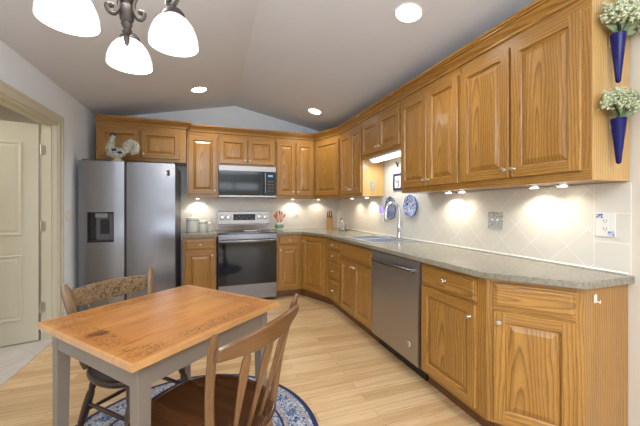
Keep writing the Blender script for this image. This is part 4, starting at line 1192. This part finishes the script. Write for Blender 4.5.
ul = ['orange spatula leaning left in the crock', 'tall pale wooden spoon at the back of the crock', 'orange spoon standing upright in the middle of the crock', 'pale wooden spatula leaning right in the crock', 'short orange spatula at the right front of the crock', 'short orange spoon at the left front of the crock']
for (x0, y0, x1, y1, h, mt, kd), lb in zip(ut, ul):
    c = thing(kd, lb, kd, (.965, 4.62, CZ + .014), 0, 'utensils in the crock')
    q = lerp((x0 * .6, y0 * .6, 0), (x1, y1, h), 1.0)
    MB().tube([(x0 * .6, y0 * .6, 0), (x0, y0, .10), (x1, y1, h)], .0055, 8).build('handle', M[mt], c)
    hd = MB()
    d = Vector((x1 - x0, y1 - y0, h - .10)).normalized()
    e_ = Vector((x1, y1, h))
    hd.tube([e_ - d * .005, e_ + d * .012, e_ + d * .035, e_ + d * .055, e_ + d * .062], [.006, .012, .014, .013, .009] if kd == 'spatula' else [.006, .011, .014, .012, .005], 10, flat=(1, .35), up=(0, 1, 0))
    hd.build('head', M[mt], c)
kb = thing('knife_block', 'slanted light wood knife block in the corner of the worktop', 'knife block', (1.76, 4.56, CZ), R(-25))
m = MB()
A = [(-.045, -.06, 0), (.045, -.06, 0), (.045, .07, 0), (-.045, .07, 0)]; B = [(-.045, -.09, .17), (.045, -.09, .17), (.045, .02, .21), (-.045, .02, .21)]
m.face(list(reversed(A))); m.face(B)
for i in range(4): m.face([A[i], A[(i + 1) % 4], B[(i + 1) % 4], B[i]])
m.build('block', M['bamboo'], kb, bevel=.004)
kn = 0
places = ['front left', 'front middle', 'front right', 'back left', 'back middle', 'back right']
for j in range(2):
    for i in range(3):
        y = -.065 + j * .05; zt_ = .17 + (y + .09) / .11 * .04
        lx, ly = -.028 + .028 * i, y
        c_, s_ = math.cos(R(-25)), math.sin(R(-25))
        k = thing('knife', 'black-handled knife in the %s slot of the knife block' % places[kn], 'knife', (1.76 + lx * c_ - ly * s_, 4.56 + lx * s_ + ly * c_, CZ + zt_ + .001), R(-25), 'knives in the block'); kn += 1
        h = .075 + .012 * ((i + j) % 3)
        MB().tube([(0, 0, 0), (0, -.006, h * .35), (0, -.012, h * .8), (0, -.016, h)], [.007, .009, .010, .007], 10, flat=(.7, 1.2), up=(0, 1, 0)).build('handle', M['black'], k)
        MB().lathe([(.0078, 0), (.0085, .006)], (0, 0, 0), 10).build('bolster', M['nickel'], k)
# small items beside the knife block
j = thing('glass_jar', 'clear glass jar with chrome lid right of the knife block', 'jar', (1.86, 4.30, CZ))
MB().lathe([(.045, 0), (.05, .006), (.05, .11), (.04, .13), (.036, .13), (.046, .108), (.046, .008), (.001, .006)], (0, 0, 0), 24).build('glass', M['glass'], j)
MB().lathe([(.042, .131), (.042, .145), (.008, .15), (.010, .165), (.0, .168)], (0, 0, 0), 24).build('lid', M['chrome'], j)
j = thing('pepper_mill', 'small dark-topped mill behind the glass jar', 'mill', (1.90, 4.42, CZ))
MB().lathe([(.026, 0), (.027, .01), (.018, .05), (.022, .10), (.018, .125)], (0, 0, 0), 20).build('base', M['glass'], j)
MB().lathe([(.018, .1255), (.022, .14), (.018, .16), (.006, .168), (.008, .178), (.0, .184)], (0, 0, 0), 20).build('cap', M['dark'], j)
j = thing('scroll_stand', 'small curled wire stand on the worktop in the corner', 'stand', (1.80, 4.10, CZ))
for sg in (-1, 1):
    MB().tube([(.05 * sg, 0, .003), (.03 * sg, 0, .02), (.015 * sg, 0, .06), (.03 * sg, 0, .09), (.045 * sg, 0, .08), (.04 * sg, 0, .065)], .003, 8).build('scroll', M['bronze'], j)
MB().box(-.055, .055, -.03, .03, 0, .004).build('foot', M['bronze'], j)
